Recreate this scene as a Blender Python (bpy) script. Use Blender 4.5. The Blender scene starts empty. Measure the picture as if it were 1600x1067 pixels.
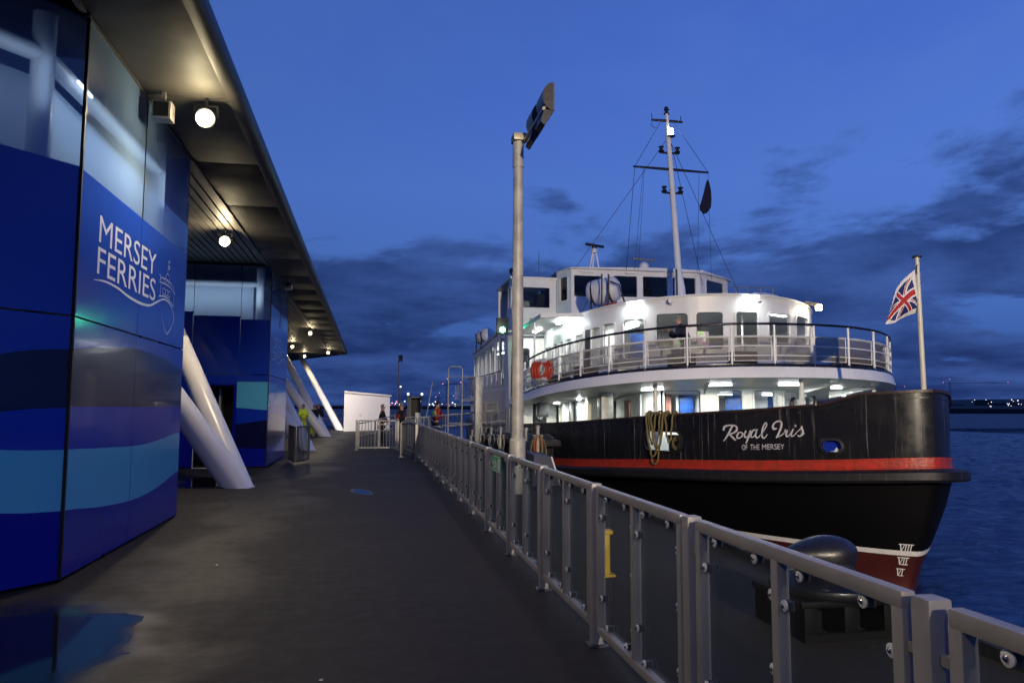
import bpy, bmesh, math, random
from mathutils import Vector, Matrix
random.seed(7)
SC = bpy.context.scene
COL = SC.collection
rad = math.radians
V = Vector

# ------------------------------------------------------------------ camera
cam_d = bpy.data.cameras.new('camera'); cam = bpy.data.objects.new('camera', cam_d); COL.objects.link(cam)
cam_d.sensor_width = 36; cam_d.lens = 26.55; cam_d.clip_start = 0.05; cam_d.clip_end = 20000
yaw, pitch, roll = rad(10.646), rad(4.965), rad(0.2)
fwd = V((math.sin(yaw)*math.cos(pitch), math.cos(yaw)*math.cos(pitch), math.sin(pitch)))
rgt = V((math.cos(yaw), -math.sin(yaw), 0)); upv = rgt.cross(fwd)
R_ = rgt*math.cos(roll)+upv*math.sin(roll); U_ = upv*math.cos(roll)-rgt*math.sin(roll)
mw = Matrix(((R_.x, U_.x, -fwd.x, 0), (R_.y, U_.y, -fwd.y, 0), (R_.z, U_.z, -fwd.z, 1.62), (0, 0, 0, 1)))
cam.matrix_world = mw
SC.camera = cam

# ------------------------------------------------------------------ node helpers
def nd(nt, t, **k):
    n = nt.nodes.new(t)
    for a, b in k.items():
        if a.startswith('i_'):
            key = a[2:]
            n.inputs[int(key) if key.isdigit() else key.replace('_', ' ')].default_value = b
        else: setattr(n, a, b)
    return n
def lk(nt, a, b): nt.links.new(a, b)
def mth(nt, op, a, b=None, clamp=False):
    n = nt.nodes.new('ShaderNodeMath'); n.operation = op; n.use_clamp = clamp
    for i, v in enumerate((a, b)):
        if v is None: continue
        if isinstance(v, (int, float)): n.inputs[i].default_value = v
        else: nt.links.new(v, n.inputs[i])
    return n.outputs[0]
def mixc(nt, f, a, b):
    n = nt.nodes.new('ShaderNodeMix'); n.data_type = 'RGBA'
    for i, v in ((0, f), (6, a), (7, b)):
        if isinstance(v, (int, float)): n.inputs[i].default_value = v
        elif isinstance(v, (tuple, list)): n.inputs[i].default_value = tuple(v)+(1,) if len(v) == 3 else v
        else: nt.links.new(v, n.inputs[i])
    return n.outputs[2]
def sstep(nt, x, a, b):
    n = nt.nodes.new('ShaderNodeMapRange'); n.interpolation_type = 'SMOOTHSTEP'
    nt.links.new(x, n.inputs[0]); n.inputs[1].default_value = a; n.inputs[2].default_value = b
    return n.outputs[0]

# ------------------------------------------------------------------ world: dusk sky with low cloud banks
W = bpy.data.worlds.new('World'); SC.world = W; W.use_nodes = True
nt = W.node_tree; nt.nodes.clear()
out = nd(nt, 'ShaderNodeOutputWorld'); bg = nd(nt, 'ShaderNodeBackground'); lk(nt, bg.outputs[0], out.inputs[0])
tc = nd(nt, 'ShaderNodeTexCoord'); sp = nd(nt, 'ShaderNodeSeparateXYZ'); lk(nt, tc.outputs['Generated'], sp.inputs[0])
z = sp.outputs[2]; zc = mth(nt, 'MAXIMUM', z, 0.0)
rp = nd(nt, 'ShaderNodeValToRGB'); lk(nt, zc, rp.inputs[0]); cr = rp.color_ramp
cr.elements[0].position = 0; cr.elements[0].color = (.024, .070, .275, 1)
cr.elements[1].position = 1; cr.elements[1].color = (.030, .075, .36, 1)
for p, c in ((.07, (.040, .105, .36)), (.17, (.070, .165, .52)), (.28, (.078, .180, .60)), (.42, (.058, .140, .555)), (.6, (.042, .105, .46))):
    e = cr.elements.new(p); e.color = c+(1,)
den = mth(nt, 'ADD', zc, .16)
cx = mth(nt, 'DIVIDE', sp.outputs[0], den); cy = mth(nt, 'DIVIDE', sp.outputs[1], den)
cmb = nd(nt, 'ShaderNodeCombineXYZ'); lk(nt, cx, cmb.inputs[0]); lk(nt, cy, cmb.inputs[1]); cmb.inputs[2].default_value = 40.8
n1 = nd(nt, 'ShaderNodeTexNoise', i_Scale=.85, i_Detail=9.0, i_Roughness=.60, i_Distortion=.25); lk(nt, cmb.outputs[0], n1.inputs['Vector'])
n2 = nd(nt, 'ShaderNodeTexNoise', i_Scale=.42, i_Detail=5.0, i_Roughness=.5); lk(nt, cmb.outputs[0], n2.inputs['Vector'])
# low bank: more cloud lower down
low = mth(nt, 'MULTIPLY', mth(nt, 'SUBTRACT', .275, zc), 1.75)
nn = mth(nt, 'ADD', mth(nt, 'ADD', mth(nt, 'ADD', mth(nt, 'MULTIPLY', n1.outputs[0], 1.5), -.25), low), mth(nt, 'MULTIPLY', mth(nt, 'SUBTRACT', n2.outputs[0], .5), .80))
m1 = sstep(nt, nn, .52, .66)
n4 = nd(nt, 'ShaderNodeTexNoise', i_Scale=1.7, i_Detail=8.0, i_Roughness=.6); lk(nt, cmb.outputs[0], n4.inputs['Vector'])
cloudc = mixc(nt, sstep(nt, n4.outputs[0], .28, .78), (.007, .020, .100), (.045, .098, .33))
wisps = sstep(nt, mth(nt, 'ADD', n1.outputs[0], mth(nt, 'MULTIPLY', n2.outputs[0], .5)), .70, .92)
base = mixc(nt, mth(nt, 'MULTIPLY', wisps, .38), rp.outputs[0], (.085, .19, .56))
skyc = mixc(nt, mth(nt, 'MULTIPLY', m1, .86), base, cloudc)
st = nd(nt, 'ShaderNodeTexSky'); st.sky_type = 'NISHITA'; st.sun_disc = False
st.sun_elevation = rad(-4); st.sun_rotation = rad(65)
ns = nd(nt, 'ShaderNodeVectorMath'); ns.operation = 'SCALE'; lk(nt, st.outputs[0], ns.inputs[0]); ns.inputs[3].default_value = .015
ad = nd(nt, 'ShaderNodeVectorMath'); ad.operation = 'ADD'; gx = mth(nt, 'ADD', 1.0, mth(nt, 'MULTIPLY', sp.outputs[0], .30)); sg = nd(nt, 'ShaderNodeVectorMath'); sg.operation = 'SCALE'; lk(nt, skyc, sg.inputs[0]); lk(nt, gx, sg.inputs[3]); lk(nt, sg.outputs[0], ad.inputs[0]); lk(nt, ns.outputs[0], ad.inputs[1])
lk(nt, ad.outputs[0], bg.inputs[0]); bg.inputs[1].default_value = .88
SC.view_settings.view_transform = 'Standard'; SC.view_settings.look = 'None'
SC.view_settings.exposure = 0; SC.view_settings.gamma = 1; SC.view_settings.use_curve_mapping = False
SC.cycles.use_denoising = True
SC.cycles.max_bounces = 8; SC.cycles.transparent_max_bounces = 24; SC.cycles.sample_clamp_indirect = 4
SC.cycles.caustics_reflective = False; SC.cycles.caustics_refractive = False

# ------------------------------------------------------------------ materials
MT = {}
def mat(name, col, rough=.5, metal=0, var=0, vs=3, bump=0, bs=40, rv=0, spec=.5, coat=0, stretch=None, col2=None, dirt=None):
    m = bpy.data.materials.new(name); m.use_nodes = True; nt = m.node_tree
    b = nt.nodes['Principled BSDF']
    b.inputs['Roughness'].default_value = rough; b.inputs['Metallic'].default_value = metal
    b.inputs['Specular IOR Level'].default_value = spec; b.inputs['Coat Weight'].default_value = coat
    b.inputs['Coat Roughness'].default_value = .06
    b.inputs['Base Color'].default_value = tuple(col)+(1,)
    if var or bump or rv or dirt:
        tc = nd(nt, 'ShaderNodeTexCoord'); vec = tc.outputs['Object']
        if stretch:
            mp = nd(nt, 'ShaderNodeMapping'); mp.inputs['Scale'].default_value = stretch; lk(nt, vec, mp.inputs[0]); vec = mp.outputs[0]
        n = nd(nt, 'ShaderNodeTexNoise', i_Scale=vs, i_Detail=5.0, i_Roughness=.6); lk(nt, vec, n.inputs['Vector'])
        f = sstep(nt, n.outputs[0], .3, .7)
        if var:
            c2 = col2 or tuple(max(0, c*(1-var)) for c in col)
            cc = mixc(nt, f, col, c2)
            lk(nt, cc, b.inputs['Base Color'])
        if dirt:   # thin vertical runs of dirt
            mp = nd(nt, 'ShaderNodeMapping'); mp.inputs['Scale'].default_value = (13, 13, .38); lk(nt, tc.outputs['Object'], mp.inputs[0])
            n3 = nd(nt, 'ShaderNodeTexNoise', i_Scale=1.0, i_Detail=4.0, i_Roughness=.65); lk(nt, mp.outputs[0], n3.inputs['Vector'])
            f3 = mth(nt, 'MULTIPLY', sstep(nt, n3.outputs[0], dirt[3], dirt[3]+.16), dirt[4])
            src = cc if var else tuple(col)
            lk(nt, mixc(nt, f3, src, tuple(dirt[:3])), b.inputs['Base Color'])
        if rv:
            lk(nt, mth(nt, 'ADD', mth(nt, 'MULTIPLY', f, rv), rough-rv/2, True), b.inputs['Roughness'])
        if bump:
            n2 = nd(nt, 'ShaderNodeTexNoise', i_Scale=bs, i_Detail=4.0); lk(nt, vec, n2.inputs['Vector'])
            bp = nd(nt, 'ShaderNodeBump', i_Strength=bump, i_Distance=.02); lk(nt, n2.outputs[0], bp.inputs['Height'])
            lk(nt, bp.outputs[0], b.inputs['Normal'])
    MT[name] = m; return m
def emit(name, col, s):
    m = bpy.data.materials.new(name); m.use_nodes = True; b = m.node_tree.nodes['Principled BSDF']
    b.inputs['Base Color'].default_value = (.8, .8, .8, 1); b.inputs['Emission Color'].default_value = tuple(col)+(1,)
    b.inputs['Emission Strength'].default_value = s; MT[name] = m; return m
def glassm(name, tint, ior=1.45, rough=.02, body=None, bodyf=0):
    m = bpy.data.materials.new(name); m.use_nodes = True; nt = m.node_tree; nt.nodes.clear()
    o = nd(nt, 'ShaderNodeOutputMaterial'); mx = nd(nt, 'ShaderNodeMixShader')
    fr = nd(nt, 'ShaderNodeFresnel', i_IOR=ior); ge = nd(nt, 'ShaderNodeNewGeometry'); lk(nt, mth(nt, 'ADD', mth(nt, 'MULTIPLY', ge.outputs['Backfacing'], 1/ior-ior), ior), fr.inputs['IOR']); tr = nd(nt, 'ShaderNodeBsdfTransparent'); tr.inputs[0].default_value = tuple(tint)+(1,)
    gl = nd(nt, 'ShaderNodeBsdfGlossy'); gl.inputs['Roughness'].default_value = rough
    a = tr.outputs[0]
    if body:
        df = nd(nt, 'ShaderNodeBsdfDiffuse'); df.inputs[0].default_value = tuple(body)+(1,)
        m2 = nd(nt, 'ShaderNodeMixShader'); m2.inputs[0].default_value = bodyf
        lk(nt, a, m2.inputs[1]); lk(nt, df.outputs[0], m2.inputs[2]); a = m2.outputs[0]
    lk(nt, fr.outputs[0], mx.inputs[0]); lk(nt, a, mx.inputs[1]); lk(nt, gl.outputs[0], mx.inputs[2]); lk(nt, mx.outputs[0], o.inputs[0])
    MT[name] = m; return m

mat('white_paint', (.74, .74, .72), .38, var=.10, vs=2.2, bump=.06, bs=3, dirt=(.42, .36, .27, .60, .45))
mat('ship_white', (.80, .80, .78), .36, var=.08, vs=1.5, bump=.12, bs=1.6, dirt=(.50, .44, .34, .60, .5))
mat('cream_paint', (.66, .62, .50), .4, var=.12, vs=2, bump=.05, bs=3, dirt=(.36, .28, .17, .58, .5))
mat('tube_white', (.72, .72, .75), .3, var=.05, vs=1.2)
mat('blind_white', (.62, .68, .76), .7, var=.06, vs=.8)
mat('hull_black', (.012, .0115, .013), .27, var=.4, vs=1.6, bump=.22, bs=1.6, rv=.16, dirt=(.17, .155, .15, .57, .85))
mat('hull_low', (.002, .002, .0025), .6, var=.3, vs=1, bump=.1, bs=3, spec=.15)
mat('strake_black', (.008, .0075, .0075), .55, var=.5, vs=3, bump=.5, bs=6, dirt=(.07, .055, .04, .58, .6))
mat('hull_red', (.07, .010, .008), .5, var=.35, vs=1.5, bump=.1, bs=4)
mat('stripe_red', (.50, .035, .018), .38, var=.35, vs=5, bump=.6, bs=14, col2=(.30, .035, .02), dirt=(.10, .03, .02, .60, .7))
mat('line_white', (.75, .74, .72), .45, var=.12, vs=4)
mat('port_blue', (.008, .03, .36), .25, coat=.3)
mat('gasket', (.03, .03, .032), .6)
mat('caprail', (.045, .022, .016), .4, var=.5, vs=4, bump=.2, bs=10)
mat('letter_grey', (.66, .63, .63), .5, var=.15, vs=5)
mat('black_rail', (.010, .009, .010), .28, rv=.1, var=.3)
mat('black_metal', (.016, .016, .018), .42, var=.4, vs=6, bump=.15, bs=12)
mat('rubber', (.012, .012, .012), .7, var=.4, vs=4, bump=.4, bs=12)
mat('bollard_black', (.007, .007, .009), .40, var=.4, vs=6, bump=.25, bs=9, rv=.2)
mat('fence_grey', (.34, .325, .305), .36, metal=.0, var=.16, vs=5, bump=.05, bs=60)
mat('galv', (.33, .325, .31), .42, metal=.25, var=.35, vs=5, bump=.05, bs=20)
mat('galv_dark', (.07, .07, .075), .5, metal=.2, var=.3, vs=4)
mat('washer', (.80, .80, .77), .35, metal=.0)
mat('bolt', (.5, .5, .5), .2, metal=1)
mat('lamp_housing', (.40, .35, .25), .45, metal=.3, var=.25, vs=8)
mat('pole_paint', (.44, .42, .39), .5, metal=.1, var=.4, vs=3, bump=.1, bs=20, dirt=(.22, .18, .13, .55, .5))
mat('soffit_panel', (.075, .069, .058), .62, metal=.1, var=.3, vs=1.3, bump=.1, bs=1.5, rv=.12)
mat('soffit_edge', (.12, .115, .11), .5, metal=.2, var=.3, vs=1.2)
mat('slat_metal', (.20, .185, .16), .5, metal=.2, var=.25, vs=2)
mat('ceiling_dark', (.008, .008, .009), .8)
mat('roof_grey', (.10, .10, .11), .7)
mat('blue_upper', (.009, .052, .46), .14, coat=.3, bump=.02, bs=1.2)
mat('blue_mid', (.006, .040, .48), .14, coat=.3, bump=.02, bs=1.2)
mat('blue_navy', (.007, .010, .055), .12, coat=.3)
mat('blue_teal', (.11, .52, .76), .13, coat=.3)
mat('blue_deep', (.005, .012, .34), .14, coat=.3)
mat('print_white', (.75, .77, .86), .3)
mat('joint_black', (.004, .004, .006), .6)
mat('quay_concrete', (.05, .048, .045), .6, var=.35, vs=2, bump=.3, bs=8)
mat('orange', (.55, .055, .02), .45, var=.2, vs=6)
mat('red_cloth', (.35, .02, .02), .8)
mat('navy_cloth', (.010, .013, .035), .85, var=.3, vs=8, bump=.3, bs=15)
mat('black_cloth', (.010, .010, .012), .85, bump=.3, bs=15)
mat('grey_cloth', (.09, .085, .08), .85, bump=.2, bs=15)
mat('hivis', (.62, .80, .04), .7, bump=.3, bs=12)
mat('hivis_band', (.75, .75, .7), .4)
mat('skin', (.50, .27, .18), .5)
mat('hair_grey', (.24, .19, .14), .8)
mat('strap', (.5, .5, .48), .7)
mat('rope', (.24, .19, .075), .85, var=.5, vs=30, bump=.8, bs=60)
mat('rope_white', (.42, .40, .36), .85, var=.4, vs=25, bump=.8, bs=60)
mat('rope_orange', (.45, .15, .06), .85, var=.4, vs=25, bump=.8, bs=60)
mat('yellow_paint', (.62, .40, .02), .45, var=.3, vs=8)
mat('blue_box', (.012, .016, .055), .6, var=.3, vs=4, bump=.2)
mat('plastic_white', (.72, .72, .70), .4, var=.15, vs=4)
mat('flag_white', (.70, .69, .70), .8); mat('flag_red', (.42, .02, .025), .8); mat('flag_blue', (.012, .018, .13), .8)
mat('flag_dark', (.006, .006, .03), .9)
mat('poster_red', (.50, .06, .03), .5, var=.7, vs=7, col2=(.55, .4, .3)); mat('poster_blue', (.02, .12, .45), .4, var=.8, vs=2.5, col2=(.02, .03, .12))
mat('poster_green', (.10, .32, .05), .5, var=.6, vs=2.5, col2=(.30, .12, .22)); mat('sign_green', (.03, .45, .10), .4)
mat('deck_green', (.03, .045, .04), .7, var=.3)
mat('interior_grey', (.50, .49, .47), .6, var=.2, vs=3)
mat('seat_dark', (.04, .03, .03), .7); mat('door_wood', (.10, .03, .015), .4)
mat('hut_white', (.72, .70, .68), .5, var=.06, vs=1)
mat('glass_dark_room', (.010, .011, .014), .6)
mat('shore_dark', (.010, .010, .012), .9); mat('shore_building', (.05, .05, .06), .9)
mat('crane_steel', (.04, .04, .05), .8); mat('kiosk_grey', (.16, .17, .14), .6, var=.2)
glassm('pane_clear', (.93, .95, .96)); glassm('pane_fence', (.80, .84, .85), ior=1.4, rough=.03, body=(.25, .28, .30), bodyf=.012)
glassm('pane_blue', (.60, .72, .85), ior=1.55, rough=.03, body=(.32, .52, .88), bodyf=.42)
glassm('pane_dark', (.55, .6, .62), ior=1.6); glassm('netting', (1, 1, 1), ior=1.02, rough=.5, body=(.17, .155, .145), bodyf=.68)
emit('light_warm', (1, .86, .48), 60); emit('light_white', (.93, .98, 1), 14); emit('light_cool', (.85, .95, 1), 30)
emit('light_green', (.05, 1, .45), 60); emit('far_white', (1, .9, .8), 2.6); emit('far_blue', (.75, .85, 1), 2.4); emit('far_red', (1, .25, .28), 1.8)
emit('strip_int', (.9, .95, 1), 5)

# wet asphalt with puddles
def ground_mat():
    m = bpy.data.materials.new('wet_asphalt'); m.use_nodes = True; nt = m.node_tree; b = nt.nodes['Principled BSDF']
    tc = nd(nt, 'ShaderNodeTexCoord'); P = tc.outputs['Object']
    sp = nd(nt, 'ShaderNodeSeparateXYZ'); lk(nt, P, sp.inputs[0])
    warp = nd(nt, 'ShaderNodeTexNoise', i_Scale=1.3, i_Detail=4.0); lk(nt, P, warp.inputs['Vector'])
    big = nd(nt, 'ShaderNodeTexNoise', i_Scale=.42, i_Detail=6.0, i_Roughness=.62); lk(nt, P, big.inputs['Vector'])
    fine = nd(nt, 'ShaderNodeTexNoise', i_Scale=95.0, i_Detail=3.0); lk(nt, P, fine.inputs['Vector'])
    mid = nd(nt, 'ShaderNodeTexNoise', i_Scale=7.0, i_Detail=5.0); lk(nt, P, mid.inputs['Vector'])
    def pud(x, y, a, c, rot=0):
        dx = mth(nt, 'SUBTRACT', sp.outputs[0], x); dy = mth(nt, 'SUBTRACT', sp.outputs[1], y)
        co, si = math.cos(rot), math.sin(rot)
        u = mth(nt, 'DIVIDE', mth(nt, 'ADD', mth(nt, 'MULTIPLY', dx, co), mth(nt, 'MULTIPLY', dy, si)), a)
        v = mth(nt, 'DIVIDE', mth(nt, 'SUBTRACT', mth(nt, 'MULTIPLY', dy, co), mth(nt, 'MULTIPLY', dx, si)), c)
        d = mth(nt, 'SQRT', mth(nt, 'ADD', mth(nt, 'MULTIPLY', u, u), mth(nt, 'MULTIPLY', v, v)))
        d = mth(nt, 'ADD', d, mth(nt, 'MULTIPLY', mth(nt, 'SUBTRACT', warp.outputs[0], .5), .9))
        return mth(nt, 'SUBTRACT', 1.0, sstep(nt, d, .60, 1.14))
    w = pud(-2.4, 5.5, .95, 1.55)
    for a in ((-.10, 14.9, .16, .6, .25), (-3.3, 17.5, .8, 1.6, 0), (-.6, -3, 1, 2, 0)):
        w = mth(nt, 'MAXIMUM', w, pud(*a))
    # damp band following the building
    dist = mth(nt, 'ADD', sp.outputs[0], mth(nt, 'MULTIPLY', mth(nt, 'SUBTRACT', big.outputs[0], .5), 3.4))
    damp = mth(nt, 'MULTIPLY', mth(nt, 'SUBTRACT', 1.0, sstep(nt, mth(nt, 'ABSOLUTE', mth(nt, 'ADD', dist, 1.75)), .15, .95)), .8)
    damp = mth(nt, 'MAXIMUM', damp, mth(nt, 'MULTIPLY', sstep(nt, big.outputs[0], .50, .74), .5))
    c = mixc(nt, mid.outputs[0], (.014, .012, .0095), (.0085, .0072, .006))
    c = mixc(nt, mth(nt, 'MULTIPLY', fine.outputs[0], .6), c, (.038, .032, .025))
    c = mixc(nt, mth(nt, 'MULTIPLY', damp, .6), c, (.008, .007, .006))
    c = mixc(nt, w, c, (.006, .006, .007))
    lk(nt, c, b.inputs['Base Color'])
    r = mth(nt, 'SUBTRACT', mth(nt, 'ADD', .64, mth(nt, 'MULTIPLY', mid.outputs[0], .18)), mth(nt, 'MULTIPLY', damp, .22))
    r = mth(nt, 'ADD', mth(nt, 'MULTIPLY', r, mth(nt, 'SUBTRACT', 1.0, w)), mth(nt, 'MULTIPLY', w, .06))
    b.inputs['Specular IOR Level'].default_value = .28
    lk(nt, mth(nt, 'ADD', .26, mth(nt, 'MULTIPLY', w, .12)), b.inputs['Specular IOR Level'])
    lk(nt, r, b.inputs['Roughness'])
    bp = nd(nt, 'ShaderNodeBump', i_Distance=.006)
    lk(nt, mth(nt, 'MULTIPLY', mth(nt, 'SUBTRACT', 1.0, w), mth(nt, 'SUBTRACT', .85, mth(nt, 'MULTIPLY', damp, .45))), bp.inputs['Strength'])
    lk(nt, mth(nt, 'ADD', fine.outputs[0], mid.outputs[0]), bp.inputs['Height']); lk(nt, bp.outputs[0], b.inputs['Normal'])
    MT['asphalt'] = m
ground_mat()
def water_mat(nm='water', dist=.5, ro=.10):
    m = bpy.data.materials.new('river_'+nm); m.use_nodes = True; nt = m.node_tree; b = nt.nodes['Principled BSDF']
    b.inputs['Base Color'].default_value = (.004, .020, .10, 1); b.inputs['Roughness'].default_value = ro; b.inputs['IOR'].default_value = 1.33
    tc = nd(nt, 'ShaderNodeTexCoord')
    mp = nd(nt, 'ShaderNodeMapping'); mp.inputs['Rotation'].default_value = (0, 0, rad(-25)); mp.inputs['Scale'].default_value = (.8, 2.0, 1)
    lk(nt, tc.outputs['Object'], mp.inputs[0])
    a = nd(nt, 'ShaderNodeTexNoise', i_Scale=1.1, i_Detail=6.0, i_Roughness=.58, i_Distortion=.4); lk(nt, mp.outputs[0], a.inputs['Vector'])
    c = nd(nt, 'ShaderNodeTexNoise', i_Scale=.22, i_Detail=4.0); lk(nt, mp.outputs[0], c.inputs['Vector'])
    hgt = mth(nt, 'ADD', mth(nt, 'MULTIPLY', a.outputs[0], .6), mth(nt, 'MULTIPLY', c.outputs[0], 1.5))
    bp = nd(nt, 'ShaderNodeBump', i_Strength=1.0, i_Distance=dist); lk(nt, hgt, bp.inputs['Height']); lk(nt, bp.outputs[0], b.inputs['Normal'])
    MT[nm] = m
water_mat(); water_mat('water_far', 5.0, .28)

# ------------------------------------------------------------------ mesh builder
class MB:
    def __init__(s): s.v = []; s.f = []; s.m = []; s.slots = []
    def mi(s, m):
        if m is None: return 0
        if m not in s.slots: s.slots.append(m)
        return s.slots.index(m)
    def face(s, pts, m=None):
        k = len(s.v); s.v += [tuple(p) for p in pts]; s.f.append(tuple(range(k, k+len(pts)))); s.m.append(s.mi(m)); return s
    def mesh(s, vs, fs, m=None):
        k = len(s.v); s.v += [tuple(p) for p in vs]; i = s.mi(m)
        for f in fs: s.f.append(tuple(k+a for a in f)); s.m.append(i)
        return s
    def box(s, a, b, m=None, ch=0):
        x0, y0, z0 = a; x1, y1, z1 = b
        if x0 > x1: x0, x1 = x1, x0
        if y0 > y1: y0, y1 = y1, y0
        if z0 > z1: z0, z1 = z1, z0
        if not ch:
            vs = [(x, y, z) for x in (x0, x1) for y in (y0, y1) for z in (z0, z1)]
            return s.mesh(vs, [(0, 1, 3, 2), (4, 6, 7, 5), (0, 4, 5, 1), (2, 3, 7, 6), (0, 2, 6, 4), (1, 5, 7, 3)], m)
        bm = bmesh.new(); bmesh.ops.create_cube(bm, size=1)
        for v in bm.verts: v.co = V(((x0+x1)/2+v.co.x*(x1-x0), (y0+y1)/2+v.co.y*(y1-y0), (z0+z1)/2+v.co.z*(z1-z0)))
        bmesh.ops.bevel(bm, geom=bm.edges[:], offset=ch, segments=2, affect='EDGES', profile=.6)
        s.bm(bm, m); return s
    def bm(s, bm, m=None):
        bm.verts.index_update(); s.mesh([v.co for v in bm.verts], [[v.index for v in f.verts] for f in bm.faces], m); bm.free(); return s
    def tube(s, pts, r, m=None, n=8, cap=True):
        pts = [V(p) for p in pts]; rr = r if isinstance(r, (list, tuple)) else [r]*len(pts)
        rings = []; t0 = (pts[1]-pts[0]).normalized(); ref = V((0, 0, 1)) if abs(t0.z) < .9 else V((1, 0, 0))
        a = t0.cross(ref).normalized()
        for i, p in enumerate(pts):
            t = (pts[min(i+1, len(pts)-1)]-pts[max(i-1, 0)])
            t = t.normalized() if t.length > 1e-9 else t0
            a = (a-t*a.dot(t)); a = a.normalized() if a.length > 1e-6 else t.orthogonal().normalized()
            b = t.cross(a)
            rings.append([p+(a*math.cos(2*math.pi*k/n)+b*math.sin(2*math.pi*k/n))*rr[i] for k in range(n)])
        vs = [q for R in rings for q in R]; fs = []
        for i in range(len(pts)-1):
            for k in range(n): fs.append((i*n+k, i*n+(k+1) % n, (i+1)*n+(k+1) % n, (i+1)*n+k))
        if cap: fs.append(tuple(range(n))[::-1]); fs.append(tuple((len(pts)-1)*n+k for k in range(n)))
        return s.mesh(vs, fs, m)
    def lathe(s, prof, c=(0, 0, 0), m=None, n=20, sx=1, sy=1):
        vs = []; fs = []; c = V(c)
        for r, z in prof: vs += [c+V((r*sx*math.cos(2*math.pi*k/n), r*sy*math.sin(2*math.pi*k/n), z)) for k in range(n)]
        for i in range(len(prof)-1):
            for k in range(n): fs.append((i*n+k, i*n+(k+1) % n, (i+1)*n+(k+1) % n, (i+1)*n+k))
        fs.append(tuple(range(n))[::-1]); fs.append(tuple((len(prof)-1)*n+k for k in range(n)))
        return s.mesh(vs, fs, m)
    def bar(s, p0, p1, w, h, m=None):
        p0, p1 = V(p0), V(p1); t = (p1-p0).normalized(); up = V((0, 0, 1)) if abs(t.z) < .95 else V((0, 1, 0))
        a = t.cross(up).normalized()*w/2; b = a.cross(t).normalized()*h/2
        vs = [q+i*a+j*b for q in (p0, p1) for i, j in ((-1, -1), (1, -1), (1, 1), (-1, 1))]
        return s.mesh(vs, [(3, 2, 1, 0), (4, 5, 6, 7), (0, 1, 5, 4), (1, 2, 6, 5), (2, 3, 7, 6), (3, 0, 4, 7)], m)
    def grid(s, rows, m=None):
        nr, nc = len(rows), len(rows[0]); vs = [p for r in rows for p in r]
        return s.mesh(vs, [(i*nc+j, i*nc+j+1, (i+1)*nc+j+1, (i+1)*nc+j) for i in range(nr-1) for j in range(nc-1)], m)
    def prism(s, poly, z0, z1, m=None):
        n = len(poly); vs = [(x, y, z0) for x, y in poly]+[(x, y, z1) for x, y in poly]
        return s.mesh(vs, [tuple(range(n))[::-1], tuple(range(n, 2*n))]+[(i, (i+1) % n, n+(i+1) % n, n+i) for i in range(n)], m)
    def build(s, name, m=None, parent=None, smooth=None, merge=True, recalc=True):
        off = V((0, 0, 0)); q = parent
        while q is not None: off += q.location; q = q.parent
        me = bpy.data.meshes.new(name); me.from_pydata([V(p)-off for p in s.v], [], s.f)
        slots = s.slots if s.slots else [m]
        for x in slots: me.materials.append(MT[x if x is not None else m])
        if s.slots: me.polygons.foreach_set('material_index', s.m)
        if merge:
            bm = bmesh.new(); bm.from_mesh(me); bmesh.ops.remove_doubles(bm, verts=bm.verts, dist=1e-4)
            if recalc: bmesh.ops.recalc_face_normals(bm, faces=bm.faces)
            bm.to_mesh(me); bm.free()
        if smooth is not None:
            me.polygons.foreach_set('use_smooth', [True]*len(me.polygons)); me.set_sharp_from_angle(angle=rad(smooth))
        me.update(); o = bpy.data.objects.new(name, me); COL.objects.link(o)
        if parent: o.parent = parent
        return o
def tag(o, label=None, cat=None, group=None, kind=None):
    if label: o['label'] = label
    if cat: o['category'] = cat
    if group: o['group'] = group
    if kind: o['kind'] = kind
    return o
def thing(name, loc, label, cat, group=None):
    o = bpy.data.objects.new(name, None); o.empty_display_size = .2; o.location = loc; COL.objects.link(o)
    return tag(o, label, cat, group)
def copy_tree(o, parent=None):
    c = o.copy(); COL.objects.link(c)
    if parent: c.parent = parent
    for ch in list(o.children): copy_tree(ch, c)
    return c
def inst(src, loc, parent, rot=None, name=None):
    c = src.copy(); COL.objects.link(c); c.parent = parent; c.location = loc
    if rot: c.rotation_euler = rot
    return c
def light(name, kind, loc, power, col, parent=None, size=.1, rot=None, spot=None, sy=None):
    d = bpy.data.lights.new(name, kind); d.energy = power; d.color = col
    if kind == 'AREA':
        d.shape = 'RECTANGLE'; d.size = size; d.size_y = sy or size
    else: d.shadow_soft_size = size
    if kind == 'SPOT': d.spot_size = spot or rad(120); d.spot_blend = .6
    o = bpy.data.objects.new(name, d); COL.objects.link(o)
    off = V((0, 0, 0)); q = parent
    while q is not None: off += q.location; q = q.parent
    o.location = V(loc)-off
    if rot: o.rotation_euler = rot
    if parent: o.parent = parent
    return o

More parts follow.
